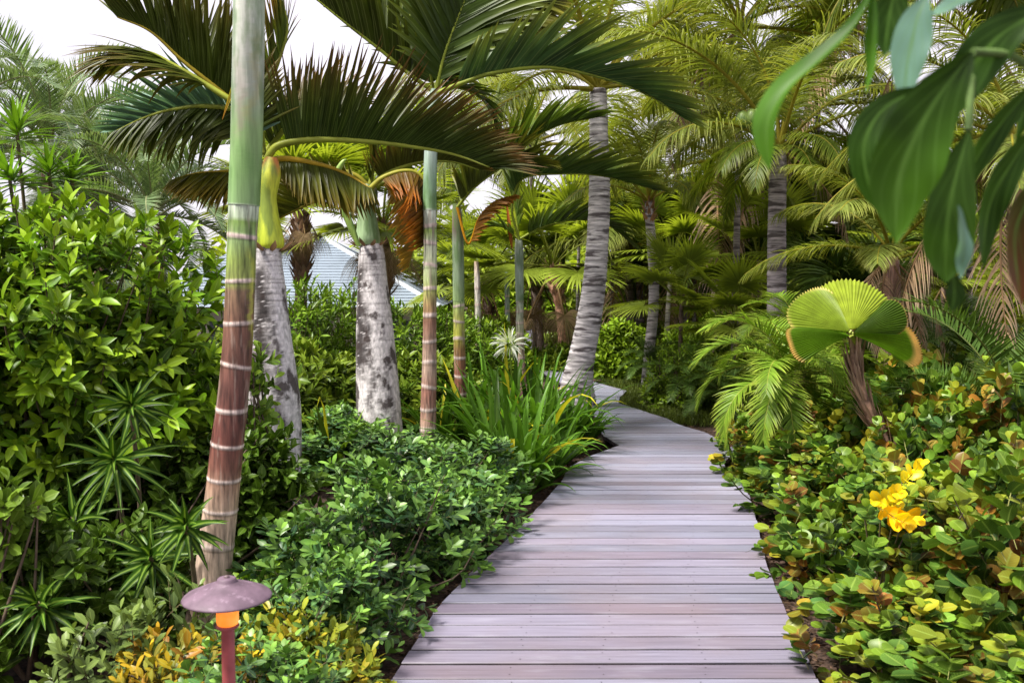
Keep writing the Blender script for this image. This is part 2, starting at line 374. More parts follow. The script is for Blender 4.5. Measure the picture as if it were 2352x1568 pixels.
# nearest ringed palm, left foreground (trunk only, its crown is above the picture)
t1,o1,b1=ringed('ringed_palm','tall green and brown ringed palm stem right behind the mushroom shaped path light',
  [(572,-260,60),(572,0,66),(569,200,68),(566,330,68),(560,470,68),(556,545,66),(552,650,66),(545,800,68),(533,930,70),(522,1020,74),(512,1120,76),(500,1220,80),(487,1330,84),(470,1430,90)],4.0,
  [(-200,PGRN),(60,(.34,.40,.30)),(200,(.30,.34,.27)),(300,(.2,.32,.12)),(400,(.17,.3,.10)),(468,(.2,.33,.13)),(474,(.42,.5,.38)),(500,(.36,.44,.3)),(510,(.16,.26,.06)),(545,(.2,.3,.12)),(600,(.21,.28,.06)),(655,(.22,.25,.07)),(668,(.19,.12,.07)),(760,(.16,.075,.05)),(880,(.11,.045,.035)),(1000,(.12,.04,.03)),(1070,(.17,.07,.05)),(1120,(.32,.2,.14)),(1170,(.38,.27,.2)),(1240,(.44,.33,.26)),(1330,(.4,.3,.23)),(1480,(.36,.24,.18))],
  [543,645,740,838,938,1018,1096,1168,1248],rw=9,sheath_to=470,bloom=[(1.9,.55,-300,170,(.5,.5,.46),.8),(2.0,.4,120,250,(.46,.42,.38),.8),(1.75,.25,195,330,(.3,.24,.2),.6),(.7,.3,60,300,(.3,.28,.1),.5),(1.2,.5,320,420,(.1,.22,.05),.6),(.45,.25,560,800,(.34,.36,.05),.8),(2.3,.3,600,640,(.1,.14,.04),.6)])
# its own stiff spear leaf stubs low on the shaft
# ------------------------------------------------------------------ bottle palms
def bottle(label,shaft,trunk,Y,shc,group):
    t_=thing('bottle_palm',label,'palm tree',P(trunk[-1][0],HZ+F*1.6/Y,Y)*[1,1,0]+[0,0,-.06],group=group)
    o=pxpath(trunk,Y,2.5); base=np.array(t_.location)
    ns=40; th=np.arange(ns)*2*np.pi/ns
    py=o[:,4][:,None]+0*th; c=np.broadcast_to(np.array([.64,.60,.61]),(len(o),ns,3)).copy()
    u=(py-o[0,4])/(o[-1,4]-o[0,4])
    rr=random.Random(int(Y*10)); ra=np.repeat(o[:,3][:,None],ns,1).copy()
    # crowded leaf scars near the top, wider apart below
    y=o[0,4]+4; gapy=7
    while y<o[-1,4]:
        a=rr.uniform(1,3); ph=rr.uniform(0,6.3); st=max(.12,.75-.9*(y-o[0,4])/(o[-1,4]-o[0,4]))
        dd=np.abs(py-y-a*np.sin(th+ph)[None]-RNG.normal(0,.6,py.shape)); k=np.clip(1-dd/2.4,0,1)[...,None]*st*np.clip(.5+np.sin(th*2+ph*3),.25,1)[None,:,None]
        c=c*(1-k)+np.array([.06,.04,.035])*k; ra*=1-.02*k[...,0]; y+=gapy; gapy=min(26,gapy*1.06)
    # long black weathering stain down one flank
    dth=-.75 if Y==6.0 else 0.
    for (tc,wd,y0,y1,s) in ((2.45,.6,trunk[0][1]+20,trunk[0][1]+330,.97),(1.75,.16,trunk[0][1]+120,trunk[0][1]+420,.8),(.75,.14,trunk[0][1]+250,trunk[0][1]+520,.6)):
        wob=RNG.normal(0,1,len(o)); wob=np.convolve(wob,np.ones(13)/13,'same')*.55
        k=np.clip(1.3-np.abs(th[None]-tc-dth-wob[:,None])/wd,0,1)*np.clip((py-y0)/40,0,1)*np.clip((y1-py)/60,0,1)*s
        k=k*(RNG.random(k.shape)<.93); k=k[...,None]; c=c*(1-k)+np.array([.03,.022,.022])*k
    foot=np.clip((u-.72)/.28,0,1)[...,None]; c=c*(1-foot*.6)+np.array([.17,.09,.07])*foot*.6
    mb=MB(); tube(mb,o[:,:3],ra,ns,c); mb.build('trunk',M['bottle'],t_,base)
    o2=pxpath(shaft,Y,2.5,ground=False); u=((o2[:,4]-o2[0,4])/(o2[-1,4]-o2[0,4]))[:,None,None]
    th=np.arange(32)*2*np.pi/32
    cs=np.array(shc[0])*(1-u)+np.array(shc[1])*u+0*th[None,:,None]
    kk=np.clip(1-u*7+.5*np.sin(th*3)[None,:,None],0,1); cs=cs*(1-kk)+np.array(shc[2])*kk
    mb=MB(); tube(mb,o2[:,:3],np.repeat(o2[:,3][:,None],32,1)*(1+.03*np.sin(th*5+1)[None]),32,cs); mb.build('crownshaft',M['sheath'],t_,base)
    # curled dry bracts at the foot of the shaft
    mb=MB(); f=P(shaft[-1][0],shaft[-1][1],Y); n=9; a=np.linspace(0,6.28,n,endpoint=False)+.3; d=np.stack([np.cos(a),np.sin(a),np.full(n,.15)],1)
    r=shaft[-1][2]/2*Y/F
    blades(mb,f+d*r*[.8,.8,0]-[0,0,.02],d,[0,0,1.],.11+.05*RNG.random(n),.05,curl=-1.2,fold=.5,nseg=5,prof='leaf',c0=(.14,.08,.05),c1=(.3,.2,.12)); mb.build('bract',M['dry'],t_,base)
    return t_,base
bp1,bb1=bottle('bottle palm with bright yellow crownshaft, partly hidden by the nearest ringed stem',
  [(624,362,26),(622,388,44),(618,410,50),(612,450,46),(612,490,54),(614,530,66),(617,560,70),(618,572,62)],
  [(612,568,66),(612,600,70),(614,660,82),(618,750,94),(622,840,112),(628,930,124),(630,1010,124),(630,1090,120),(630,1170,134),(632,1230,140)],6.0,
  ((.5,.52,.05),(.5,.6,.04),(.45,.16,.04)),'bottle palms left of the boardwalk')
bp2,bb2=bottle('bottle palm with pale green crownshaft and swollen whitish trunk standing alone in the hedge',
  [(846,424,30),(845,440,44),(843,460,46),(842,490,42),(844,520,48),(845,548,56),(846,562,52)],
  [(853,560,50),(854,590,60),(856,650,68),(859,720,80),(863,800,90),(867,880,98),(870,950,104),(872,1020,112)],8.0,
  ((.17,.24,.1),(.32,.46,.24),(.16,.1,.08)),'bottle palms left of the boardwalk')
def hfrond(parent, base, pts, Y, **kw):
    """a leaf whose midrib runs through given places; a point is (px,py) or (px,py,dY)"""
    w=[P(a[0],a[1],Y+(a[2] if len(a)>2 else 0)) for a in pts]; mb=MB(); nm=kw.pop('nm','frond'); mt=kw.pop('mt','frond')
    frond(mb,w,**kw); return mb.build(nm,M[mt],parent,base)
DK=(.028,.048,.012); DKG=(.03,.075,.022); TEAL=(.08,.2,.13); RIB=(.26,.33,.09)
YR=np.array([0,1.,0])
bk=dict(n=88,L=.50,W=.030,v=(62,48),ang=(82,30),droop=.12,c0=DK,c1=(.09,.1,.03),cr=RIB,rr=.026,nseg=5,cols=3,start=.12,sref=YR,fold=.35)
def big(**k): d=dict(bk); d.update(k); return d
# fronds of the near bottle palm
hfrond(bp1,bb1,[(612,366),(640,334),(720,321),(830,324),(940,336),(1040,354),(1125,384,-.1)],6.0,**big(n=110,L=.66,c0=(.026,.05,.018),c1=(.1,.045,.035),v=(66,52),ang=(86,24),lprof=lambda u: np.clip(.75+1.1*u,0,1)*(1-.5*u**2)))
hfrond(bp1,bb1,[(608,372),(660,366),(740,380),(800,402),(850,432,-.1)],6.1,**big(n=60,L=.36,v=(-62,-55),droop=.3,c0=(.05,.07,.015),c1=(.16,.12,.03),cr=(.4,.3,.05)))
hfrond(bp1,bb1,[(600,352),(572,270),(500,205),(420,140),(345,72),(270,40)],6.0,**big(n=92,L=.62,v=(70,58),ang=(80,35),cr=(.3,.26,.05),c1=(.1,.08,.03),roll=0))
hfrond(bp1,bb1,[(600,352),(566,262),(490,205),(400,150),(330,118),(240,128)],5.85,**big(n=50,L=.5,v=(-20,-35),ang=(50,18),droop=.45,c0=(.05,.075,.02),c1=(.12,.08,.03),start=.45))
hfrond(bp1,bb1,[(604,352),(560,262),(480,243),(400,250),(335,268),(268,300)],6.3,**big(n=64,L=.42,v=(58,40),ang=(80,30),c0=(.1,.19,.15),c1=(.16,.27,.19),droop=.05,mt='grey'))
hfrond(bp1,bb1,[(604,352),(560,266),(480,246),(400,252),(335,270),(268,300)],6.2,**big(n=44,L=.44,v=(-64,-50),ang=(80,35),c0=DK,c1=(.1,.12,.04),droop=.5,W=.034))
hfrond(bp1,bb1,[(604,372),(560,390),(500,394),(450,398),(405,410)],6.3,**big(n=60,L=.3,v=(-58,-48),ang=(78,35),c0=(.06,.07,.012),c1=(.22,.16,.04),cr=(.38,.3,.05),rr=.016))
hfrond(bp1,bb1,[(604,355),(600,300),(610,220),(640,140),(660,60),(640,-20)],6.5,**big(n=70,L=.5,v=(30,20),ang=(60,25),c0=(.06,.1,.03),c1=(.2,.08,.05),gap=.25))
hfrond(bp1,bb1,[(606,360),(650,300),(700,260),(760,235),(820,240)],6.7,**big(n=60,L=.45,v=(50,30),ang=(60,25),c0=(.05,.08,.02),c1=(.2,.09,.05),gap=.15))
# folded leaf hanging in front of the shaft
mb=MB(); blades(mb,[P(598,70,5.7)],[[-.5,0,-.9]],[[.2,-1,.1]],.58,.07,bend=.5,fold=.8,nseg=9,prof='lance',c0=(.22,.36,.05),c1=(.45,.2,.08)); mb.build('frond_spear',M['strap'],bp1,bb1)
# fronds of the far bottle palm
k2=lambda **k: big(**dict(dict(n=80,L=.5,W=.03,rr=.024),**k))
hfrond(bp2,bb2,[(846,432),(815,440),(770,446),(715,466),(645,500),(610,520)],8.0,**k2(v=(64,55),ang=(84,40),c0=(.06,.07,.015),c1=(.1,.1,.02),cr=(.22,.2,.05),L=.46))
hfrond(bp2,bb2,[(846,428),(815,402),(760,386),(690,380),(640,384)],8.2,**k2(v=(-60,-50),ang=(84,45),c0=(.05,.065,.014),c1=(.14,.11,.03),cr=(.26,.26,.06),L=.36,n=60))
hfrond(bp2,bb2,[(852,432),(880,408),(925,393),(962,400),(985,440),(990,500),(975,560)],7.9,**k2(v=(-52,-40),ang=(84,55),c0=(.08,.05,.012),c1=(.4,.12,.02),cr=(.28,.3,.08),L=.42,n=90,droop=.05,sref=YR))
hfrond(bp2,bb2,[(852,432),(878,405),(920,385),(975,372),(1040,372),(1100,390)],8.3,**k2(v=(58,45),ang=(80,30),c0=(.05,.06,.02),c1=(.16,.08,.04),L=.4))
hfrond(bp2,bb2,[(850,430),(856,390),(866,340),(860,290)],8.4,**k2(v=(10,10),ang=(60,25),c0=(.07,.1,.03),c1=(.2,.16,.05),L=.42,n=60,gap=.2))
hfrond(bp2,bb2,[(852,432),(900,420),(940,470),(950,560),(940,610)],8.6,**k2(v=(-40,-50),ang=(80,50),c0=(.2,.13,.03),c1=(.35,.2,.05),L=.3,n=60))
# the green flower spathe curving up beside the shaft
mb=MB(); p=catmull([P(a,b,7.75) for a,b in ((824,566),(806,520),(790,480),(778,430),(776,395),(788,372),(796,366))],40); r=np.interp(np.linspace(0,1,40),[0,.15,.5,.8,1],[.018,.03,.034,.02,.003]); tube(mb,p,r,10,(.24,.36,.07)); mb.build('flower_spathe',M['sheath'],bp2,bb2)
# ------------------------------------------------------------------ slender ringed palms
AD=dict(n=44,L=.52,W=.05,v=(50,25),ang=(62,24),droop=.45,c0=DKG,c1=(.14,.2,.05),cr=(.22,.3,.07),rr=.014,nseg=5,cols=3,start=.1,fold=.35)
def ad(**k): d=dict(AD); d.update(k); return d
t4,o4,b4=ringed('ringed_palm','slim white ringed palm stem, pale green above, reddish below, right of the bottle palms',
  [(999,205,16),(996,235,26),(990,330,28),(987,460,30),(988,540,30),(988,640,31),(987,750,31),(986,850,34),(984,930,36),(983,1010,38)],7.8,
  [(200,(.3,.4,.3)),(330,(.38,.46,.42)),(420,(.2,.32,.2)),(478,(.18,.3,.14)),(484,(.5,.55,.48)),(515,(.42,.46,.36)),(530,(.24,.34,.08)),(560,(.46,.48,.36)),(640,(.36,.42,.2)),(665,(.3,.32,.1)),(700,(.3,.2,.09)),(740,(.24,.12,.08)),(800,(.3,.2,.15)),(850,(.4,.28,.22)),(900,(.26,.12,.09)),(960,(.34,.2,.15)),(1010,(.44,.34,.27))],
  [518,556,610,662,722,782,832,888,938,985],rw=8,sheath_to=482,ns=20)
hfrond(t4,b4,[(1000,215),(1020,130),(1045,60),(1080,-30),(1110,-110)],7.8,**ad(n=40,L=.85,W=.085,v=(20,15),ang=(55,25),c0=(.03,.06,.015),rr=.022,sref=np.array([1,0,.3])))
hfrond(t4,b4,[(1002,215),(1060,192),(1134,168),(1259,155),(1384,180),(1480,215),(1560,262)],7.6,**ad(n=52,L=.72,W=.062,v=(70,40),ang=(52,14),droop=.12,c0=(.035,.085,.045),c1=(.18,.22,.06),rr=.022,sref=YR))
hfrond(t4,b4,[(998,212),(940,170),(870,112),(800,58),(700,-25),(640,-90)],7.9,**ad(n=46,L=.8,W=.07,v=(62,55),ang=(60,28),c0=(.03,.05,.013),gap=.15,rr=.02,sref=YR))
hfrond(t4,b4,[(1002,212),(1040,140),(1080,80),(1150,25),(1240,-20)],8.1,**ad(n=44,L=.7,W=.07,v=(15,0),ang=(55,25),c0=(.035,.06,.018),c1=(.2,.2,.05),sref=np.array([.5,0,.8])))
hfrond(t4,b4,[(996,210),(980,120),(960,50),(930,-40)],8.2,**ad(n=40,L=.8,W=.08,v=(15,10),ang=(50,25),c0=(.035,.07,.018),sref=np.array([1,0,.1])))
hfrond(t4,b4,[(1000,215),(1030,200),(1090,215),(1130,260),(1150,320)],8.3,**ad(n=36,L=.5,v=(20,-20),c0=(.05,.1,.03)))
# two long leaf tips hanging from it
t5,o5,b5=ringed('ringed_palm','slim palm stem, green and yellow above and dark red near the lily leaves',
  [(1048,468,16),(1050,500,22),(1052,560,25),(1053,640,25),(1054,740,26),(1056,830,27),(1058,900,28),(1060,965,31)],9.2,
  [(460,(.22,.2,.1)),(530,(.12,.1,.08)),(560,(.2,.25,.17)),(640,(.22,.3,.18)),(690,(.24,.34,.14)),(730,(.4,.42,.1)),(770,(.4,.4,.06)),(800,(.24,.14,.05)),(850,(.2,.08,.05)),(960,(.16,.07,.05))],
  [702,738,778,820,862,905,945],rw=6,sheath_to=690,ns=18)
t6,o6,b6=ringed('ringed_palm','small pale straight stem below hanging orange leaves, beyond the lily clump',
  [(1094,600,10),(1096,640,13),(1098,720,14),(1099,800,15),(1100,850,17)],13.5,
  [(600,(.4,.3,.2)),(640,(.55,.5,.45)),(740,(.4,.42,.34)),(800,(.25,.14,.1)),(860,(.2,.1,.08))],[660,700,740,775,805],rw=5,ns=14)
t7,o7,b7=ringed('ringed_palm','thin pale green stem left of the distant boardwalk, above the white flower',
  [(1191,545,12),(1192,570,18),(1193,640,19),(1194,700,17),(1194,760,18),(1196,830,20),(1198,880,21)],12.0,
  [(545,(.4,.45,.36)),(600,(.4,.48,.42)),(690,(.26,.36,.24)),(700,(.4,.46,.34)),(780,(.36,.36,.22)),(830,(.38,.27,.2)),(880,(.34,.2,.16))],[694,716,740,765,792,820],rw=5,sheath_to=694,ns=16)
t8,o8,b8=ringed('ringed_palm','very thin bluish green stem farther back, left of the pale green one',
  [(1164,625,9),(1165,660,11),(1166,740,12),(1167,790,13)],16.0,
  [(625,(.3,.4,.34)),(790,(.25,.3,.25))],[680,715,750],rw=4,ns=12)
mb=MB(); blades(mb,[P(1176,570,11.9)],[[-.12,0,1]],[[0,-1,.1]],.66,.07,fold=.6,nseg=6,prof='lance',c0=(.3,.1,.06),c1=(.42,.14,.07)); mb.build('frond_spear',M['strap'],t7,b7)
hfrond(t7,b7,[(1192,548),(1176,480),(1199,412),(1284,400),(1384,405),(1499,434)],9.6,**ad(n=54,L=.62,W=.05,v=(62,40),ang=(50,16),c0=(.04,.085,.03),c1=(.2,.25,.06),sref=YR,start=.25,droop=.2))
hfrond(t7,b7,[(1192,550),(1180,470),(1150,380),(1130,300),(1140,220)],11.4,**ad(n=44,L=.6,W=.06,v=(20,10),ang=(50,20),c0=(.07,.14,.03),c1=(.2,.24,.06)))
hfrond(t7,b7,[(1192,550),(1250,520),(1330,505),(1400,520),(1450,560)],11.6,**ad(n=44,L=.55,W=.05,v=(50,20),c0=(.05,.1,.03),sref=YR))
hfrond(t7,b7,[(1192,550),(1150,520),(1090,530),(1040,570)],11.8,**ad(n=40,L=.5,v=(20,-20),c0=(.05,.1,.03)))
hfrond(t5,b5,[(1050,476),(1080,440),(1130,400),(1180,375),(1240,380)],9.0,**ad(n=46,L=.55,W=.055,v=(58,40),c0=(.05,.07,.02),c1=(.14,.14,.04),sref=YR))
hfrond(t5,b5,[(1050,476),(1100,420),(1190,340),(1280,290),(1370,270)],9.3,**ad(n=46,L=.6,W=.055,v=(55,30),c0=(.04,.08,.02),c1=(.12,.18,.05),sref=YR))
hfrond(t5,b5,[(1050,476),(1075,560),(1100,500),(1135,465),(1180,450)],9.0,**ad(n=24,L=.2,W=.045,v=(-50,-40),c0=(.16,.08,.02),c1=(.3,.12,.03),sref=YR,start=.4,cr=(.55,.3,.03)))
# ------------------------------------------------------------------ frond prototypes shared by the taller palms
def arc(L, el, drop, m=9, sway=0.):
    """midrib arching in the local xz plane: starts at elevation el (deg) and falls by drop degrees"""
    a=np.radians(el-drop*np.linspace(0,1,m)**1.25); st=L/(m-1); x=np.r_[0,np.cumsum(np.cos(a[:-1]))*st]; z=np.r_[0,np.cumsum(np.sin(a[:-1]))*st]
    return np.stack([x,sway*L*np.linspace(0,1,m)**2,z],1)
PRO={}
def proto(kind,el,**kw):
    key=(kind,el)
    if key in PRO: return PRO[key]
    mb=MB()
    if kind=='coco': frond(mb,arc(1,el,85 if el>20 else 60,sway=.06),n=96,L=.26,W=.0075,v=(25,-10),ang=(68,30),droop=1.2,c0=(.14,.2,.08),c1=(.29,.34,.17),cr=(.3,.3,.08),rr=.011,nseg=5,cols=2,start=.16)
    elif kind=='cocodark': frond(mb,arc(1,el,80,sway=.05),n=84,L=.27,W=.0105,v=(20,-10),ang=(65,30),droop=1.3,c0=(.07,.12,.025),c1=(.17,.2,.05),cr=(.2,.2,.06),rr=.011,nseg=5,start=.16)
    elif kind=='date': frond(mb,arc(1,el,95,sway=.04),n=88,L=.17,W=.009,v=(35,15),ang=(58,32),droop=.15,c0=(.13,.2,.09),c1=(.27,.33,.18),cr=(.32,.34,.18),rr=.008,nseg=3,cols=2,start=.12)
    elif kind=='adonis': frond(mb,arc(1,el,110,sway=.04),n=46,L=.36,W=.034,v=(45,15),ang=(60,24),droop=.6,c0=(.045,.095,.025),c1=(.13,.2,.05),cr=(.22,.28,.07),rr=.011,nseg=5,cols=3,start=.12)
    elif kind=='dead': frond(mb,arc(1,el,45,sway=.1),n=46,L=.26,W=.008,v=(0,-30),ang=(55,30),droop=1.8,c0=(.3,.2,.12),c1=(.42,.32,.24),cr=(.25,.15,.08),rr=.01,nseg=5,start=.2,jit=.3,gap=.2)
    elif kind=='pygmy': frond(mb,arc(1,el,115,sway=.04),n=54,L=.26,W=.016,v=(25,10),ang=(62,28),droop=.5,c0=(.1,.2,.03),c1=(.25,.34,.08),cr=(.25,.3,.1),rr=.008,nseg=4,cols=3,start=.1)
    elif kind=='cycad': frond(mb,arc(1,el,80,sway=.03),n=60,L=.22,W=.012,v=(30,10),ang=(72,40),droop=.1,c0=(.05,.11,.04),c1=(.1,.17,.07),cr=(.1,.13,.06),rr=.008,nseg=3,cols=2,start=.08)
    elif kind=='fan' or kind=='deadfan':
        p=arc(.55,el,30 if kind=='fan' else 10,6); dead=kind=='deadfan'
        pe=resample(catmull(p,20),20); tube(mb,pe,.008,5,(.2,.26,.08) if not dead else (.3,.2,.1))
        hub=pe[-1]; T=nrm(pe[-1]-pe[-2]); Sv=np.array([0,1.,0]); Nv=np.cross(Sv,T)*-1
        n=46; a=np.radians(np.linspace(-125,125,n)+RNG.normal(0,1.5,n)); d=np.cos(a)[:,None]*T+np.sin(a)[:,None]*Sv+Nv*.12
        L=.5*(.75+.25*np.cos(a))*(1+RNG.normal(0,.05,n)); c=np.array((.2,.29,.07) if not dead else (.3,.21,.12))*(1+RNG.normal(0,.15,(n,1)))
        blades(mb,np.repeat(hub[None],n,0),d,np.repeat(Nv[None],n,0),L,.036 if not dead else .009,bend=.5 if not dead else 3.5,fold=.35,nseg=6,prof='lance',c0=c,c1=c*1.5,cols=3,bp=2.2)
    mt={'dead':'dry','deadfan':'dry','coco':'coco','cocodark':'coco','fan':'coco','date':'grey'}.get(kind,'frond')
    PRO[key]=mb.mesh('frond_mesh',M[mt]); return PRO[key]
def crown(t, at, kinds, L, rr, az0=None):
    """kinds: list of (kind, elevation, count)"""
    at=np.array(at)-np.array(t.location)
    for kk in kinds:
        kind,el,cnt=kk[:3]; ks=kk[3] if len(kk)>3 else 1; a0=rr.uniform(0,6.28)
        for i in range(cnt):
            me=proto(kind,el); a=a0+i*6.283/cnt+rr.uniform(-.3,.3)
            o=link('dead_frond' if kind.startswith('dead') else 'frond',me,t,tuple(at+np.array([0,0,rr.uniform(-.04,.04)])),a,ks*L*rr.uniform(.85,1.12),tilt=(rr.uniform(-.12,.12),rr.uniform(-.1,.1)))
STD=lambda k,a=4,b=5,c=5,d=4:[(k,78,a),(k,50,b),(k,22,c),(k,-8,d)]
def palm(name,label,pts,Y,kinds,L,mat='coconut_bark',c=(.36,.32,.33),group=None,seed=1,boots=None,ns=18,step=4,nuts=0,cat='palm tree',crown_at=None,bump=.02,top=None):
    rr=random.Random(seed); o=pxpath(pts,Y,step); base=o[-1,:3].copy(); t=thing(name,label,cat,base,group=group)
    th=np.arange(ns)*2*np.pi/ns; ra=np.repeat(o[:,3][:,None],ns,1)*(1+bump*np.sin(o[:,4]*.55+RNG.normal(0,.7,len(o)))[:,None])*(1+.012*RNG.normal(0,1,(len(o),ns)))
    cc=np.array(c)*(1+.12*RNG.normal(0,1,(len(o),1,1)))*(1+.04*RNG.normal(0,1,(len(o),ns,1)))
    mb=MB(); tube(mb,o[:,:3],ra,ns,np.clip(cc,.01,.9)); mb.build('trunk',M[mat],t,base)
    if boots:
        y0,y1,bc=boots; mb=MB(); sel=[q for q in range(len(o)) if y0<=o[q,4]<=y1]
        n=0; B=[];D=[];N_=[];Ls=[]
        nb=max(14,int((y1-y0)/6)*3)
        for i in range(nb):
            q=sel[int((i+.5)/nb*len(sel))]; a=i*2.4; dr=np.array([math.cos(a),math.sin(a),0]); r=o[q,3]
            B.append(o[q,:3]+dr*r*.7); D.append(dr*.55+np.array([rr.uniform(-.2,.2),0,1.])); N_.append(-dr); Ls.append(r*rr.uniform(2.,2.8))
        blades(mb,np.array(B),np.array(D),-np.array(N_),np.array(Ls),np.array(Ls)*.42,curl=-.2,fold=.5,nseg=3,prof='strap',c0=np.array(bc)*(1+RNG.normal(0,.25,(len(B),1))),c1=np.array(bc)*1.3)
        mb.build('leaf_boots',M['dry'],t,base)
    if nuts:
        for i in range(nuts):
            a=rr.uniform(0,6.28); q=MB(); ctr=o[0,:3]+np.array([math.cos(a)*.13-.33,math.sin(a)*.1-.1,.22+rr.random()*.08])
            zz=np.linspace(-1,1,11); r=.075*np.sqrt(np.clip(1-zz**2,0,1))*(1-.12*zz); pth=ctr+np.stack([zz*0,zz*0,zz*.095],1); tube(q,pth,np.maximum(r,.002),12,(.16,.24,.05)); q.build('coconut',M['sheath'],t,base)
    crown(t, o[0,:3] if crown_at is None else crown_at, kinds, L, rr); return t,o,base
def coc(y='coco',dead=1): return [(y,80,3),(y,55,4),(y,30,4),(y,0,3)]+([('dead',-40,dead)] if dead else [])
# --- the big leaning coconut palm on the path edge
pc1,oc1,bc1=palm('coconut_palm','large leaning coconut palm whose thick grey trunk foot stands at the bend of the boardwalk',
  [(1374,205,38),(1375,300,42),(1377,400,47),(1376,480,49),(1371,580,51),(1364,660,54),(1352,740,57),(1338,810,60),(1327,870,71),(1324,925,92)],11.3,coc('coco',0),3.0,c=(.58,.54,.55),seed=3,step=3,ns=28)
pc2,oc2,bc2=palm('coconut_palm','coconut palm with green nuts and an upright grey trunk behind the fan leaf palm',
  [(1790,345,28),(1787,380,38),(1785,480,40),(1784,580,42),(1784,670,43),(1782,760,40),(1777,860,37),(1770,970,35)],9.8,[('coco',80,3),('coco',55,4),('coco',30,3,.8),('cocodark',0,6,.5),('cocodark',20,4,.5),('dead',-40,1,.6)],2.3,c=(.36,.31,.33),seed=5,step=3,ns=26,nuts=5)
pc3,_,_=palm('coconut_palm','slender coconut palm behind, its thin brown trunk rising left of the nut bearing palm',
  [(1655,365,14),(1652,400,18),(1648,500,20),(1645,600,21),(1644,700,22)],16.5,coc('coco',1),3.0,c=(.42,.32,.26),seed=8,group=None)
pc4,_,_=palm('young_coconut_palm','young palm with torn brown sheaths and thin curved trunk right of the leaning palm',
  [(1490,462,16),(1491,490,20),(1497,560,22),(1502,640,24),(1500,720,24),(1492,800,25),(1486,880,28)],13.5,[('coco',80,4),('coco',55,4),('coco',25,4)],1.8,c=(.5,.45,.46),seed=9,boots=(462,512,(.36,.2,.11)))
palm('coconut_palm','left one of two close dark trunks behind the leaning coconut palm',[(1445,575,16),(1446,640,19),(1448,700,20),(1450,760,20)],17.5,[('cocodark',60,5),('coco',25,6),('dead',-40,2)],2.3,c=(.13,.1,.1),seed=11)
palm('coconut_palm','right one of two close dark trunks behind the leaning coconut palm',[(1464,560,16),(1466,640,19),(1469,700,19),(1471,750,20)],18.5,[('coco',60,6),('coco',25,5),('dead',-40,2)],2.3,c=(.2,.16,.16),seed=12)
# sabal palms with criss cross boots
palm('cabbage_palm','cabbage palm with criss cross leaf boots and pinkish lower trunk beside the distant boardwalk',[(1268,618,22),(1276,660,26),(1284,700,19),(1290,760,20),(1296,830,21)],17.0,[('fan',75,5),('fan',45,6),('fan',10,6),('deadfan',-60,4)],1.9,mat='bark',c=(.6,.33,.23),seed=14,boots=(618,705,(.42,.27,.19)))
palm('cabbage_palm','greyer cabbage palm left of the pinkish one, boots only near its crown',[(1226,620,16),(1232,680,20),(1238,740,17),(1243,820,19)],19.0,[('fan',75,5),('fan',45,6),('fan',10,6),('deadfan',-60,4)],2.0,mat='bark',c=(.45,.35,.3),seed=15,boots=(620,725,(.3,.22,.16)))
palm('cabbage_palm','shaggy cabbage palm with tan hanging dead leaves in front of the blue grey roof',[(690,486,26),(692,560,30),(694,600,32),(692,660,28)],14.5,[('fan',75,5),('fan',45,6),('fan',10,5),('deadfan',-50,6,.5),('deadfan',-70,6,.45)],1.9,mat='bark',c=(.2,.14,.1),seed=16,boots=(486,655,(.26,.17,.12)))
palm('cabbage_palm','cabbage palm with drooping dry leaves behind the lone bottle palm',[(880,520,26),(882,600,28),(884,680,28)],15.5,[('fan',75,5),('fan',40,6),('fan',5,5),('deadfan',-50,8,.6),('deadfan',-72,6,.55)],2.0,mat='bark',c=(.2,.15,.1),seed=17,boots=(520,680,(.24,.16,.1)))
palm('cabbage_palm','small dark cabbage palm between the green hedge and the thin pale stems',[(1120,640,18),(1122,700,20),(1123,760,20)],18.5,[('fan',70,5),('fan',35,6),('fan',0,4),('deadfan',-60,6)],1.7,mat='bark',c=(.13,.09,.07),seed=18,boots=(640,740,(.2,.13,.1)))
# date palms at the back left
dt=lambda a,b,c,d:[('date',80,a),('date',55,b),('date',28,c),('date',-5,d)]
palm('date_palm','feathery grey green date palm highest at the left edge, behind the big bush',[(118,352,44),(120,420,46),(122,520,48)],11.5,dt(5,7,7,5),2.0,mat='bark',c=(.18,.12,.08),seed=21,group='date palms behind the big bush')
palm('date_palm','lower date palm with arching grey green leaves between the big bush and nearest ringed stem',[(352,498,44),(352,560,46),(352,600,48)],10.5,dt(6,8,9,7),1.6,mat='bark',c=(.2,.13,.08),seed=22,group='date palms behind the big bush')
palm('date_palm','date palm whose leaves show between the highest and the lower date palm',[(232,400,40),(232,470,42),(232,560,42)],13.5,dt(5,6,7,5),2.0,mat='bark',c=(.18,.12,.08),seed=23,group='date palms behind the big bush')
palm('date_palm','date palm leaning in from outside the frame at the left',[(-120,380,44),(-120,460,46),(-120,560,46)],9.5,dt(4,5,6,4),1.8,mat='bark',c=(.18,.12,.08),seed=24)
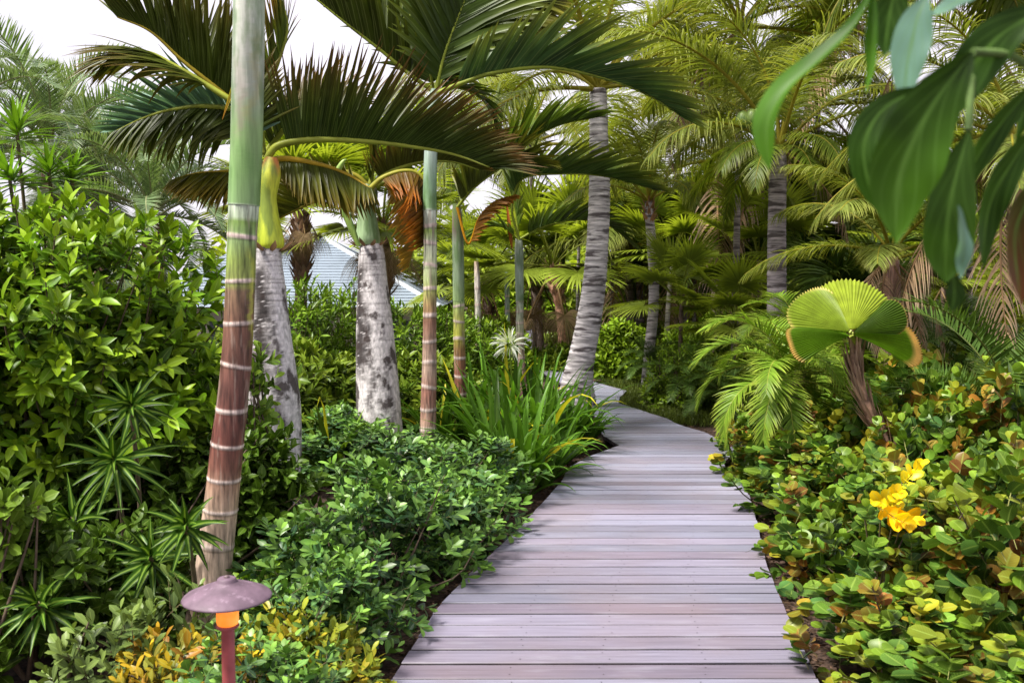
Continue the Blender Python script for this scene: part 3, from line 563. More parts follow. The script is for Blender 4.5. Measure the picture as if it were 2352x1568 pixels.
# tall palms right side
palm('coconut_palm','palm with tan hanging leaves and a smooth reddish trunk foot behind the fan leaf palm',[(2046,590,36),(2048,650,38),(2048,720,40),(2052,830,42),(2060,950,46)],8.4,[('coco',75,2),('coco',48,4),('coco',20,5,.8),('dead',-40,8,.6)],1.5,mat='ring',c=(.42,.23,.19),seed=31,ns=24,nuts=0)
palm('coconut_palm','coconut palm at the far right with yellowing and dead brown skirt leaves',[(2330,322,46),(2360,420,46),(2400,560,46),(2430,760,48),(2450,900,50)],7.6,[('coco',75,2),('coco',50,3),('coco',22,5),('coco',0,5),('dead',-40,8)],1.6,c=(.24,.18,.16),seed=32,step=5)
palm('coconut_palm','coconut palm reaching over the top right corner with its trunk outside the frame',[(2440,-240,40),(2470,0,42),(2520,400,46),(2560,700,50)],9.0,[('coco',50,3),('coco',22,4),('cocodark',0,4),('dead',-40,2)],2.6,seed=33,step=8)
for i,(a,b,Y,L,k,s,lab) in enumerate(((1560,250,20,3.0,'coco',41,'palm top filling the gap above the young palm with torn sheaths'),(1220,330,19,3.0,'coco',42,'light palm top above the distant boardwalk'),(1880,240,15,2.6,'coco',43,'palm top behind the nut bearing coconut palm'),(2230,420,14,2.4,'coco',44,'palm top behind the yellowing skirt leaves on the right'),(1700,60,13.5,2.7,'coco',45,'high palm top hanging over the top middle right'),(1980,520,17,2.4,'adonis',46,'dark low palm crown behind the upright ringed grey trunk'),(1580,560,18,1.9,'adonis',47,'bright low palm crown right of the young palm with torn sheaths'),(1050,380,21,2.6,'cocodark',48,'distant palm crown seen above the small cabbage palm'))):
    dr=random.Random(s).uniform(-25,25); palm('slender_palm',lab,[(a,b,12*14/Y),(a+dr*.4,(b+700)/2,14*14/Y),(a+dr,720,15*14/Y)],Y,[(k,78,3),(k,50,4),(k,22,5),(k,-8 if k=='adonis' else 0,3)]+([('dead',-40,2)] if i%2==0 else []),L,c=(.26,.22,.2),seed=s,step=9,ns=10)
palm('coconut_palm','high palm crown showing above the dark climber leaves',[(2090,-60,24),(2085,200,26),(2080,500,28),(2075,760,30)],13.0,[('coco',75,3),('coco',48,5),('coco',20,5),('cocodark',0,4),('dead',-40,2)],3.0,c=(.3,.25,.22),seed=77,step=8)
# low palms by the path on the right
def lowpalm(name,label,px,Y,h,kinds,L,seed,group=None,c=(.16,.11,.08),r=.05,cat='small palm'):
    x=X(px,Y); t=thing(name,label,cat,(x,Y,gz(x,Y)),group=group); mb=MB(); m=14; z=np.linspace(-.1,h,m)
    tube(mb,np.stack([np.sin(z*1.3)*.03,z*0,z],1),r*(1+.08*RNG.normal(0,1,m)),10,np.array(c)*(1+.2*RNG.normal(0,1,(m,1)))); mb.build('trunk',M['bark'],t)
    crown(t,(x,Y,gz(x,Y)+h),kinds,L,random.Random(seed)); return t
py_=[('pygmy',75,4),('pygmy',50,7),('pygmy',20,8),('pygmy',-8,5)]
lowpalm('pygmy_palm','small palm with long narrow leaflets arching over the right edge of the boardwalk',1815,7.0,.85,py_,.84,51)
lowpalm('pygmy_palm','small palm with bright leaves at the foot of the upright ringed grey trunk',1835,8.6,.98,py_,.85,52)
lowpalm('pygmy_palm','dark shaded small palm right of the fan leaf, behind the round leaved bushes',2230,9.0,.7,[('cycad',70,4),('cycad',45,7),('cycad',18,8),('dead',-40,3)],1.2,53)
lowpalm('pygmy_palm','dark shaded small palm at the right frame edge behind the bushes',2330,6.6,.62,[('cycad',70,5),('cycad',45,7),('cycad',18,8),('dead',-40,3)],1.2,54)
cy=[('cycad',75,5),('cycad',48,9),('cycad',20,10),('cycad',-5,6)]
lowpalm('cycad','dark cycad with stiff feathered leaves above the dark grassy border',1590,11.2,.35,cy,.7,55)
lowpalm('cycad','second dark cycad, close right of the one above the grassy border',1665,10.6,.3,cy,.6,56)
lowpalm('cycad','cycad at the foot of the thin curved trunk beyond the bend',1500,13.4,.35,cy,.6,57)
lowpalm('thatch_palm','bright fan leaved thatch palm behind the cycads',1560,13.2,1.25,[('fan',75,4),('fan',45,6),('fan',12,6)],1.15,58,r=.03)
lowpalm('thatch_palm','thatch palm with a tall thin stem left of the upright ringed grey trunk',1690,12.4,.95,[('fan',75,4),('fan',45,6),('fan',12,6)],1.1,59,r=.03)
lowpalm('thatch_palm','fan leaved palm between the two taller grey trunks',1740,14.6,1.9,[('fan',75,4),('fan',45,7),('fan',12,6),('deadfan',-60,3)],1.4,60,r=.04)
lowpalm('thatch_palm','feather leaved low palm behind the fan leaf plant',1960,11,1.3,[('adonis',75,4),('adonis',48,6),('adonis',18,6)],1.3,61,r=.04)
lowpalm('thatch_palm','fan leaved palm deep in the shade at the right',2160,12,1.5,[('fan',75,4),('fan',45,7),('fan',12,6),('deadfan',-60,4)],1.3,62,r=.04)

for i,(a,b,Y,k,s_,lab) in enumerate(((1410,500,19,'adonis',71,'thin pale trunk just right of the leaning coconut palm, far back'),(1545,600,16.5,'fan',72,'thin pale trunk between the young palm with torn sheaths and the slender coconut palm'),(1600,560,19,'adonis',73,'thin pale trunk left of the slender brown coconut trunk'),(1700,520,18,'fan',74,'thin pale trunk between the slender brown trunk and the nut bearing palm'),(1860,500,15.5,'adonis',75,'thin pale trunk just right of the nut bearing palm'),(1330,560,22,'fan',76,'distant thin trunk between the pink cabbage palm and the leaning palm'))):
    dr=random.Random(s_).uniform(-14,14); palm('thin_palm',lab,[(a,b,11*14/Y),(a+dr*.6,(b+720)/2,12*14/Y),(a+dr,730,13*14/Y)],Y,[(k,75,4),(k,48,5),(k,18,5),(k,-8 if k=='adonis' else 12,3)],1.7,c=(.5,.45,.42),seed=s_,step=9,ns=10,cat='palm tree')
# ------------------------------------------------------------------ shrubs
def twigset(ml,ms,tips,dirs,tl,K,LL,LW,prof,cols_,nseg=4,aa=(70,25),bend=.15,fold=.3,tw=.005,tipbright=None,curl=.1,stemc=(.09,.07,.03),p0=.12,three=3,shade=.25,nz=.5):
    N=len(tips); dirs=nrm(dirs); tl=np.broadcast_to(tl,(N,)); base=tips-dirs*tl[:,None]
    side=nrm(np.cross(dirs,RNG.normal(0,1,(N,3)))); bit=np.cross(dirs,side)
    blades(ms,base,dirs,side,tl,tw,nseg=2,prof='strap',c0=stemc,cols=2)
    ph0=RNG.uniform(0,6.28,N); tone=np.asarray(cols_)[RNG.integers(0,len(cols_),N)]*(1+RNG.normal(0,shade*.5,(N,1)))
    for k in range(K):
        s=p0+(1-p0)*(k+.6)/K; ph=ph0+k*2.4+RNG.normal(0,.2,N); r=side*np.cos(ph)[:,None]+bit*np.sin(ph)[:,None]
        al=np.radians(lerp(aa[0],aa[1],s**1.5)+RNG.normal(0,8,N)); d=dirs*np.cos(al)[:,None]+r*np.sin(al)[:,None]; n=dirs*np.sin(al)[:,None]-r*np.cos(al)[:,None]
        n=nrm(n+[0,0,nz])
        sz=(1-.3*(s-.5)**2*2)*(1+RNG.normal(0,.14,N)); sz=np.where(s>.9,sz*.75,sz)
        c=tone*(1+RNG.normal(0,shade*.5,(N,1)))
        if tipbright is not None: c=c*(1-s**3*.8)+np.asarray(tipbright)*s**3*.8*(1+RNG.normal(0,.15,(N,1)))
        c=np.clip(c,.004,.9)
        blades(ml,base+dirs*(tl*s)[:,None],d,n,LL*sz,LW*sz,bend=bend*(1+RNG.normal(0,.5,N)),fold=fold,nseg=nseg,prof=prof,c0=c*.92,c1=c*1.1,cols=three,curl=curl)
def envelope(ells,N,face=.6,rho=(.55,1.03),up=.35,spread=.35,zmin=.02,lump=.12,facedir=(0,-1,.4)):
    ells=np.asarray(ells,float); w=(ells[:,3]*ells[:,5]+ells[:,4]*ells[:,5]+ells[:,3]*ells[:,4]); w=w/w.sum(); T=[];D=[]
    fd=nrm(np.array(facedir))
    while len(T)<N:
        e=ells[RNG.choice(len(ells),p=w)]; u=nrm(RNG.normal(0,1,3))
        if RNG.random()<face and u@fd<0: u=u-2*(u@fd)*fd
        q=e[:3]; r=e[3:6]; rh=rho[0]+(rho[1]-rho[0])*RNG.random()**.5
        rh*=1+lump*math.sin(u[0]*5+q[0]*7)*math.sin(u[2]*6+q[1]*5)
        p=q+u*r*rh
        if p[2]<zmin: continue
        T.append(p); D.append(nrm(u/r*min(r))+np.array([0,0,up])+RNG.normal(0,spread,3))
    return np.array(T),np.array(D)
def branches(ms,base,tips,n,r=.012,c=(.1,.07,.045)):
    for i in RNG.choice(len(tips),min(n,len(tips)),replace=False):
        e=tips[i]; b=base+np.array([RNG.normal(0,.08),RNG.normal(0,.08),0]); m=lerp(b,e,.5)+RNG.normal(0,.05,3)-[0,0,.05]
        tube(ms,catmull([b,m,e],7),np.linspace(r,r*.3,7),4,c,cap=False)
def shrub(name,label,ells,N,style,group=None,mat='leaf',loc=None,cat='shrub',face=.6,extra=None,**ek):
    e=np.asarray(ells,float); ctr=np.average(e[:,:3],0,weights=e[:,3]); base=np.array([ctr[0],ctr[1],gz(ctr[0],ctr[1])]) if loc is None else np.array(loc,float)
    t=thing(name,label,cat,base,group=group); T,D=envelope(ells,N,face,**ek); ml,ms=MB(),MB()
    twigset(ml,ms,T,D,**style); branches(ms,base,T,max(12,N//8))
    ml.build('foliage',M[mat],t,base); ms.build('branches',M['stem'],t,base); return t
LIME=[(.07,.18,.014),(.11,.26,.02),(.045,.12,.014),(.085,.2,.016),(.03,.08,.012)]
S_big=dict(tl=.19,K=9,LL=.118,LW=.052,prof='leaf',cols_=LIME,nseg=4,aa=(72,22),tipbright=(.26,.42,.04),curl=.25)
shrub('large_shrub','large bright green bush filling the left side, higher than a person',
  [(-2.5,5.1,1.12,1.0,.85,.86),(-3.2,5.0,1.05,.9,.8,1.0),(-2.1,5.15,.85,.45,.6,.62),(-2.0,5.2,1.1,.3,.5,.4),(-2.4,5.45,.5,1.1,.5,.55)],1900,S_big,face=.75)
S_hedge=dict(tl=.16,K=8,LL=.1,LW=.032,prof='leaf',cols_=[(.07,.16,.025),(.11,.21,.03),(.05,.11,.02)],nseg=3,aa=(65,20),tipbright=(.18,.32,.04))
for i,(px,w,top,Y,l) in enumerate(((700,.55,655,9.6,'upright dense hedge bush between the two bottle palms'),(790,.55,648,10.2,'hedge bush rising just left of the lone bottle palm'),(925,.6,690,10.4,'hedge bush right of the lone bottle palm, under the lower roof corner'),(1010,.55,705,10.8,'hedge bush behind the slim white ringed stem'),(1065,.5,725,11.5,'hedge bush behind the red based stem'))):
    x=X(px,Y); zt=P(px,top,Y)[2]; shrub('hedge_shrub',l,[(x,Y,zt*.5,w,.55,zt*.52),(x,Y-.1,zt*.3,w*1.05,.6,zt*.35)],560,S_hedge)
S_fic=dict(tl=.15,K=9,LL=.084,LW=.038,prof='obov',nz=.2,cols_=[(.03,.085,.035),(.055,.14,.04),(.02,.055,.025),(.09,.2,.03)],nseg=4,aa=(72,25),tipbright=(.2,.36,.05),curl=.2,fold=.2,bend=.0)
def variants(kind,style,N,rx,ry,rz_,nv,labels_cat,mat,far=False,**ek):
    out=[]
    for v in range(nv):
        T,D=envelope([(0,0,rz_*.45,rx,ry,rz_*.62),(RNG.uniform(-.15,.15),RNG.uniform(-.15,.15),rz_*.4,rx*.8,ry*.8,rz_*.7)],N,.25,**ek); ml,ms=MB(),MB()
        twigset(ml,ms,T,D,**style); branches(ms,np.zeros(3),T,16,.008); out.append((ml.mesh(kind+'_leaves',M[mat]),ms.mesh(kind+'_twigs',M['stem'])))
    return out
def place(kind,vs,x,y,label,group,rr,sc=(1,1,1),cat='shrub'):
    t=thing(kind,label,cat,(x,y,gz(x,y)),rr.uniform(0,6.28),group,sc); a,b=vs[rr.randrange(len(vs))]
    link('foliage',a,t); link('branches',b,t); return t
fv=variants('ficus',S_fic,190,.46,.46,.78,5,None,'gloss',up=.5,spread=.5,lump=.3)
r_=random.Random(4); gf='low glossy hedge along the left of the boardwalk'
lf='low dark green glossy bush massed in the bed between boardwalk and left palms'
for yy in np.arange(3.1,8.0,.52):
    e=float(ex(LE,yy))
    xl=X(690,yy)
    x=e-(.36 if yy<5.6 else .46)-(0.1 if yy>6.3 else 0); xl=max(xl,X(720,yy)+(.62 if yy>3.9 else .25)) if yy<6.9 else xl
    j=0
    if yy>6.4: x-=.55*(yy-6.2)/1.0
    if yy<3.9: x=e-.3
    while x>xl-.1 or j==0:
        hh=lerp(.78,1.0,min(1,j/1.))*r_.uniform(.8,1.12)*(.95 if yy<7 else .75)
        place('low_shrub',fv,x+r_.uniform(-.06,.06),yy+r_.uniform(-.08,.08),lf,gf,r_,(r_.uniform(.85,1.05)*(.8 if yy<3.9 else 1),)*2+(hh*(.75 if yy<3.9 else .78 if yy>5.7 else 1),)); x-=.5; j+=1
# small bush with pale round leaves climbing before the near bottle palm
S_cl=dict(S_fic); S_cl.update(LL=.085,LW=.045,tl=.16,K=7,cols_=[(.13,.26,.05),(.18,.33,.06),(.08,.17,.04)],tipbright=(.26,.42,.08))
shrub('young_shrub','upright young bush with pale leaves right in front of the nearer bottle palm trunk',[(X(598,5.2),5.2,.98,.11,.12,.24),(X(608,5.2),5.15,.5,.12,.12,.3)],34,S_cl,loc=(X(590,5.2),5.2,-.06),up=.9)
# dark shade shrubs under the big bush
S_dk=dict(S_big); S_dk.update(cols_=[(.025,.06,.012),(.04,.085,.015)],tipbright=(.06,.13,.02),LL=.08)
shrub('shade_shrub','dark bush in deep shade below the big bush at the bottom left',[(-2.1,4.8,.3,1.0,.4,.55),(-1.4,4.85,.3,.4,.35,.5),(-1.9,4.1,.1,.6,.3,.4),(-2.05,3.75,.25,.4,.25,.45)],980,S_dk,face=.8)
# ---- variegated rosettes
def rosette(name,label,ctr,axis,n,L,W,c,rib,mat='vari',group=None,elev=(75,-15),bend=.5,stem=True,cat='plant'):
    ctr=np.array(ctr); g=np.array([ctr[0]-axis[0]*.25,ctr[1]+.15,-.06]); t=thing(name,label,cat,g,group=group); mb=MB(); ax=nrm(axis); s=nrm(np.cross(ax,[.3,.2,1.])); b=np.cross(ax,s)
    k=np.arange(n); ph=k*2.4; e=np.radians(lerp(elev[0],elev[1],(k/(n-1))**.8)+RNG.normal(0,5,n)); r=s*np.cos(ph)[:,None]+b*np.sin(ph)[:,None]
    d=ax*np.sin(e)[:,None]+r*np.cos(e)[:,None]; nn=nrm(ax*np.cos(e)[:,None]-r*np.sin(e)[:,None]); Ls=L*lerp(.6,1,np.clip(k/n*2,0,1))*(1+RNG.normal(0,.08,n))
    cc=np.asarray(c)*(1+RNG.normal(0,.18,(n,1)))
    blades(mb,ctr-ax*(k/n*.09)[:,None],d,nn,Ls,W,bend=bend,fold=.45,nseg=7,prof='lance',c0=cc,c1=cc*1.15); mb.build('leaves',M[mat],t,g)
    if stem:
        mb=MB(); tube(mb,catmull([g,lerp(g,ctr,.5)+[0,.06,.02],ctr],10),.011,6,(.12,.09,.05)); mb.build('stem',M['stem'],t,g)
    return t
VG=(.02,.06,.01)
for px,py,Y,L,ax,lb in ((260,1054,4.2,.27,(.15,-.8,.45),'striped strap leaf rosette highest under the big bush, drooping leaves'),(345,1279,3.9,.24,(.1,-.7,.7),'large striped rosette left of the mushroom shaped light'),(425,1204,3.75,.17,(.1,-.75,.6),'small striped star rosette touching the nearest ringed stem'),(85,1385,3.5,.2,(-.1,-.7,.6),'dark striped rosette at the bottom left, nearest to the left frame edge'),(320,1330,4.05,.2,(.2,-.75,.5),'striped rosette in shade just above the pale grey shrub tips'),(160,1190,4.1,.22,(-.2,-.7,.5),'striped rosette in deep shade left of the large rosettes'),(300,930,4.25,.2,(.2,-.8,.3),'half hidden striped rosette among the big bush leaves'),(235,1290,4.0,.2,(-.3,-.7,.5),'striped rosette leaning left beside the large one')):
    rosette('dracaena',lb,P(px,py,Y),ax,26,L*1.0,.036,VG,None,group='striped rosette plants under the big bush',bend=.6)
shrub('dark_low_shrub','low dark glossy bush just right of the nearest ringed stem foot',[(X(640,4.4),4.4,-.02,.28,.22,.2),(X(700,4.1),4.1,.02,.25,.22,.22)],190,S_fic)
shrub('left_edge_shrub','leafy twigs with broad leaves poking in at the left frame edge halfway down',[(X(-10,3.6),3.6,.62,.16,.12,.2)],26,dict(S_cl,cols_=[(.07,.14,.03),(.1,.2,.04)],tipbright=(.15,.27,.05)),loc=(X(-60,3.6),3.7,-.06),up=.3)
# upright bright dracaena tops over the bush
for px,py,Y,L,ax,lb in ((38,290,5.6,.3,(0,-.15,1),'tall leafy cane top standing above the bush, nearest to the left edge'),(112,385,5.5,.28,(.05,-.2,1),'leafy cane top just right of the tallest one above the bush'),(165,400,5.6,.26,(.25,-.2,.9),'leafy cane top leaning right above the bush'),(20,395,5.4,.26,(-.3,-.3,.8),'lowest leafy cane top above the bush at the left edge')):
    rosette('cane_plant',lb,P(px,py,Y),ax,34,L,.036,(.1,.22,.03),None,mat='strap',group='leafy cane plants above the big bush',elev=(82,-5),bend=.35)
# ---- yellow and grey bush at the lamp foot
S_y=dict(S_fic); S_y.update(LL=.062,LW=.026,K=8,cols_=[(.2,.2,.03),(.32,.24,.03),(.1,.14,.035),(.22,.11,.04),(.07,.12,.035),(.09,.13,.04)],tipbright=(.42,.3,.03))
shrub('yellow_shrub','low yellow and orange leaved bush around the post of the path light',[(X(400,3.2),3.2,.1,.27,.25,.2),(X(540,3.25),3.3,.06,.22,.22,.17),(X(330,3.3),3.45,.06,.2,.2,.2)],170,S_y,cat='shrub',up=.8,zmin=-.05)
S_g=dict(S_fic); S_g.update(LL=.07,LW=.032,K=7,cols_=[(.07,.12,.07),(.1,.16,.09),(.05,.09,.05)],tipbright=(.15,.24,.09))
shrub('grey_green_shrub','grey green bush with spoon shaped leaves left of the yellow bush',[(X(230,3.3),3.3,.08,.28,.25,.28),(X(330,3.5),3.65,.16,.2,.2,.24)],120,S_g,up=.8,zmin=-.05)
S_g2=dict(S_y); S_g2.update(cols_=[(.09,.15,.04),(.13,.2,.05),(.3,.24,.04)],tipbright=(.3,.34,.05))
shrub('mixed_shrub','olive leaved low bush with some yellow leaves right of the lamp post',[(X(660,3.5),3.55,.08,.28,.25,.22),(X(760,3.4),3.4,.02,.25,.22,.2)],190,S_g2,up=.8,zmin=-.05)
# ---- cocoplum bank on the right
OLC=[(.035,.1,.035),(.06,.15,.04),(.022,.065,.03),(.08,.18,.035),(.15,.19,.035),(.03,.09,.05),(.13,.05,.03),(.035,.085,.035),(.05,.13,.04),(.18,.14,.03),(.24,.2,.03),(.2,.085,.03)]
S_co=dict(tl=.22,K=7,LL=.088,LW=.074,prof='round',cols_=OLC,nseg=7,aa=(50,24),nz=0.,tipbright=(.16,.28,.035),curl=.35,fold=.22,bend=0.,shade=.5,tw=.006,stemc=(.2,.2,.06))
cv=variants('cocoplum',S_co,120,.5,.5,.84,5,None,'leafbig',up=.55,spread=.6,lump=.3)
r_=random.Random(9); gc='round leaved bushes massed right of the boardwalk'
lc_='low bush with round green and yellowish leaves right of the boardwalk'
for yy in np.arange(2.35,8.6,.56):
    e=float(ex(RE,yy)); x=e+(.5 if yy<3 else .36 if yy<4.6 else .5); j=0; xr=X(2352,yy)+.35
    while x<xr:
        hh=(lerp(.62,1.02,min(1,j/2.))+.1*math.sin(x*3+yy*2))*r_.uniform(.88,1.12)*(.8 if yy<3.2 else 1)
        place('cocoplum_shrub',cv,x+r_.uniform(-.08,.08),yy+r_.uniform(-.1,.1),lc_,gc,r_,(r_.uniform(.9,1.15),)*2+(hh,)); x+=.56; j+=1
S_yc=dict(S_co); S_yc.update(cols_=[(.6,.5,.01),(.62,.54,.02),(.6,.36,.01),(.45,.4,.02)],tipbright=(.66,.5,.02),K=9,tl=.2,LL=.07,LW=.055)
ty=thing('yellow_cocoplum','glowing yellow and orange sprig standing out among the round green leaves',  'shrub',(X(2060,4.1),4.15,-.06))
ml,ms=MB(),MB(); tp=np.array([P(a,b,Y) for a,b,Y in ((2060,1125,3.9),(2110,1190,3.8),(2015,1150,3.95),(2115,1065,4.0),(2085,1205,3.75))]); twigset(ml,ms,tp,np.array([[-.2,-.7,.6],[.5,-.7,.1],[-.6,-.6,.2],[.2,-.6,.7],[.2,-.8,-.1]]),**S_yc)
for q in tp: tube(ms,catmull([np.array([X(2060,4.1),4.25,-.06]),lerp(q,np.array([X(2060,4.1),4.35,0]),.6),q-[0,-.16,.06]],8),.004,5,(.12,.1,.04),cap=False)
ml.build('foliage',M['leafbig'],ty,ty.location); ms.build('branches',M['stem'],ty,ty.location)
# ---- crinum lilies
def lily(px,Y,n,L,seed,label,c=(.075,.19,.035),flower=None,group='strap leaved lily clumps at the inner bend'):
    x=X(px,Y); t=thing('lily_clump',label,'lily',(x,Y,-.06),group=group); mb=MB(); k=np.arange(n); a=RNG.uniform(0,6.28,n); e=np.radians(np.clip(RNG.normal(62,16,n),18,88))
    d=np.stack([np.cos(a)*np.cos(e),np.sin(a)*np.cos(e),np.sin(e)],1); nn=nrm(np.stack([-np.cos(a)*np.sin(e),-np.sin(a)*np.sin(e),np.cos(e)],1))
    cc=np.asarray(c)*(1+RNG.normal(0,.25,(n,1))); yel=RNG.random(n)<.06; cc[yel]=(.4,.42,.05)
    blades(mb,np.stack([np.cos(a)*.05,np.sin(a)*.05,0*a],1),d,nn,L*(1+RNG.normal(0,.15,n)),.088,bend=np.abs(RNG.normal(.9,.4,n)),fold=.4,nseg=9,prof='lance',c0=cc*.9,c1=cc*1.25,bp=1.8)
    mb.build('leaves',M['strap'],t)
    if flower is not None:
        h=flower-np.array([x,Y,-.06]); mb=MB(); tube(mb,catmull([(0,0,0),h*.5+[.02,0,.03],h],8),.009,6,(.16,.26,.07)); mb.build('flower_stalk',M['strap'],t)
        mb=MB(); m=60; d=nrm(RNG.normal(0,1,(m,3))+[0,0,.35]); blades(mb,np.repeat(h[None],m,0)+d*.05,d,nrm(np.cross(d,RNG.normal(0,1,(m,3)))),.14,.022,bend=.8,fold=.3,nseg=5,prof='lance',c0=(.78,.82,.72),c1=(.85,.85,.86)); mb.build('flower',M['grey'],t)
LL=[(1090,8.6,26,.85,'lily clump between the two slim ringed stems and the hedge'),(1140,7.7,30,.82,'lily clump low beside the glossy hedge'),(1175,8.6,34,1.0,'tallest lily clump with long upright leaves under the white flower'),(1200,7.2,30,.72,'lily clump nearest the mulch edge, left front'),(1235,8.2,34,.95,'lily clump with a yellow streaked leaf in the middle of the group'),(1262,7.55,28,.5,'small lily clump leaning over the mulch'),(1290,8.7,32,.8,'lily clump just left of the leaning palm foot'),(1318,8.9,26,.5,'lily clump in front of the leaning palm foot'),(1355,9.2,26,.42,'lowest lily clump at the tip of the bed by the boardwalk'),(1225,9.6,30,.9,'lily clump behind, reaching toward the far boardwalk'),(1130,9.8,26,.9,'lily clump behind the red based stem'),(1015,8.6,22,.7,'strap leaved clump behind the slim white ringed stem'),(1290,8.05,24,.36,'short lily clump at the corner where the mulch shows'),(1205,6.85,26,.5,'lily clump leaning out toward the boardwalk, front row'),(1248,7.25,26,.5,'lily clump filling the front row beside the mulch strip'),(1165,7.0,26,.6,'lily clump pressed against the glossy hedge, front row'),(1335,8.75,24,.42,'low lily clump right before the bed tip')]
for i,(px,Y,n,L,lb) in enumerate(LL): lily(px,Y,n,L,i,lb,flower=P(1170,792,8.5) if i==2 else None)
lily(760,7.4,18,.62,30,'thin strap leaved clump between the two bottle palm trunks',group=None,c=(.08,.15,.03)); 
# orange leaf stub by the mulch
# ---- dark grass border
def grass(name,label,poly,n,L,c,kind='stuff'):
    mb=MB(); pts=[]
    while len(pts)<n:
        y=RNG.uniform(poly[0],poly[1]); x=float(ex(RE,y))+.1+RNG.exponential(.5)
        if x<float(ex(RE,y))+2.2: pts.append((x,y,-.07))
    pts=np.array(pts); clump=RNG.normal(0,.04,(n,3))*[1,1,0]; a=RNG.uniform(0,6.28,n); e=np.radians(RNG.uniform(35,85,n)); d=np.stack([np.cos(a)*np.cos(e),np.sin(a)*np.cos(e),np.sin(e)],1)
    nn=np.stack([-np.cos(a)*np.sin(e),-np.sin(a)*np.sin(e),np.cos(e)],1)
    blades(mb,np.round(pts/.14)*.14*[1,1,0]+pts*[0,0,1]+clump,d,nn,L*RNG.uniform(.6,1.1,n),.008,bend=1.2,nseg=4,prof='lance',c0=np.asarray(c)*RNG.uniform(.6,1.4,(n,1)),cols=2)
    tag(mb.build(name,M['strap']),label,'grass',kind=kind)
grass('border_grass','dark tufted border grass lining the outer bend of the boardwalk',(10.2,14.0),9000,.22,(.08,.12,.045))
# ---- background shrubs
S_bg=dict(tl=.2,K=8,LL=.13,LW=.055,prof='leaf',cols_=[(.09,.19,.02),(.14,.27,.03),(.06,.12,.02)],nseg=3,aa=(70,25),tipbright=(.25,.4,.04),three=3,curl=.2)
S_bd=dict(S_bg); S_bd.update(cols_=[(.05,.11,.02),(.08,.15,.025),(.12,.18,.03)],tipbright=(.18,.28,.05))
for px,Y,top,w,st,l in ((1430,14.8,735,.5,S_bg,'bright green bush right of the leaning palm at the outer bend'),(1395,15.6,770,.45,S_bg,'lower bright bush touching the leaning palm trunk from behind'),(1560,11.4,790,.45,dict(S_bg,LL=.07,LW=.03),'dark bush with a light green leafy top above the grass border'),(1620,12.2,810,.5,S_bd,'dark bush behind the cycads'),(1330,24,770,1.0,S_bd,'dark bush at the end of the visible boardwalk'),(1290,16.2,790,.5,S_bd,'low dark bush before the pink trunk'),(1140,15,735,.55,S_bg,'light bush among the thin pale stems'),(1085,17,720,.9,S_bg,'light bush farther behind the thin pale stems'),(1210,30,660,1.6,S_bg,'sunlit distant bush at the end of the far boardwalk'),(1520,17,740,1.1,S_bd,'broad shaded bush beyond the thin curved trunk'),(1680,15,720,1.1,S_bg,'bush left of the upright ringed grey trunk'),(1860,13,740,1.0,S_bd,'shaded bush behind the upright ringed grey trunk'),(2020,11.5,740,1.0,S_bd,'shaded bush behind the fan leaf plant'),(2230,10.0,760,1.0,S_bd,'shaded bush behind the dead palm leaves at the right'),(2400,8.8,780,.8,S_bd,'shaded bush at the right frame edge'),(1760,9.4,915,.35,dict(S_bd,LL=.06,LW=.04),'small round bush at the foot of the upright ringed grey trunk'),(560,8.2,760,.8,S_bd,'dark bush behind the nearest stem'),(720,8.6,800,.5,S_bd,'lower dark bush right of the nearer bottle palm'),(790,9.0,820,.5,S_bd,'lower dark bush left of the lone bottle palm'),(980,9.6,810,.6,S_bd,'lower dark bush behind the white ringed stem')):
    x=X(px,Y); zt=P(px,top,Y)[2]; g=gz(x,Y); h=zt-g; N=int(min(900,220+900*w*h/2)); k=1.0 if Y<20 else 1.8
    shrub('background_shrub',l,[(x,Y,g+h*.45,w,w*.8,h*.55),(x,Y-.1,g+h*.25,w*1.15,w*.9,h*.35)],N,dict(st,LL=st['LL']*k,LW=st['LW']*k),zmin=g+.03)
# ---- far wood behind everything
def wood(name,label,n,x0,x1,y0,y1,h,c,L,seed):
    mb=MB(); x=RNG.uniform(x0,x1,n); y=RNG.uniform(y0,y1,n); top=h(x)*(.75+.3*np.sin(x*.9+seed)*np.sin(x*.37+y)+.15*np.sin(x*2.3)); z=gz(x,y)+RNG.random(n)**.8*top
    a=RNG.uniform(0,6.28,n); e=RNG.uniform(-.6,.9,n); d=np.stack([np.cos(a)*np.cos(e),np.sin(a)*np.cos(e),np.sin(e)],1)
    cc=np.asarray(c)*(1+.6*np.sin(x*1.7+z*2)[:,None]*.5)*RNG.uniform(.5,1.6,(n,1))
    blades(mb,np.stack([x,y,z],1),d,nrm(RNG.normal(0,1,(n,3))+[0,0,1]),L*RNG.uniform(.6,1.3,n),L*.2,bend=.6,nseg=3,prof='leaf',c0=cc,c1=cc*1.3,cols=2)
    tag(mb.build(name,M['coco']),label,'woods',kind='stuff')
hl=lambda x: 4.4+.9*smooth(2,8,x)
wood('woodland','far mass of mixed tropical trees closing off the garden',30000,-24,26,29,35,hl,(.17,.25,.05),.7,1)
wood('understory','shaded dense undergrowth behind the garden palms',16000,2.2,18,19,26,lambda x:2.6+0*x,(.13,.18,.035),.5,2)
wood('understory','shaded low undergrowth behind the left hedge',6000,-13,-1.2,21.5,24,lambda x:2.6+0*x,(.05,.08,.02),.45,3)
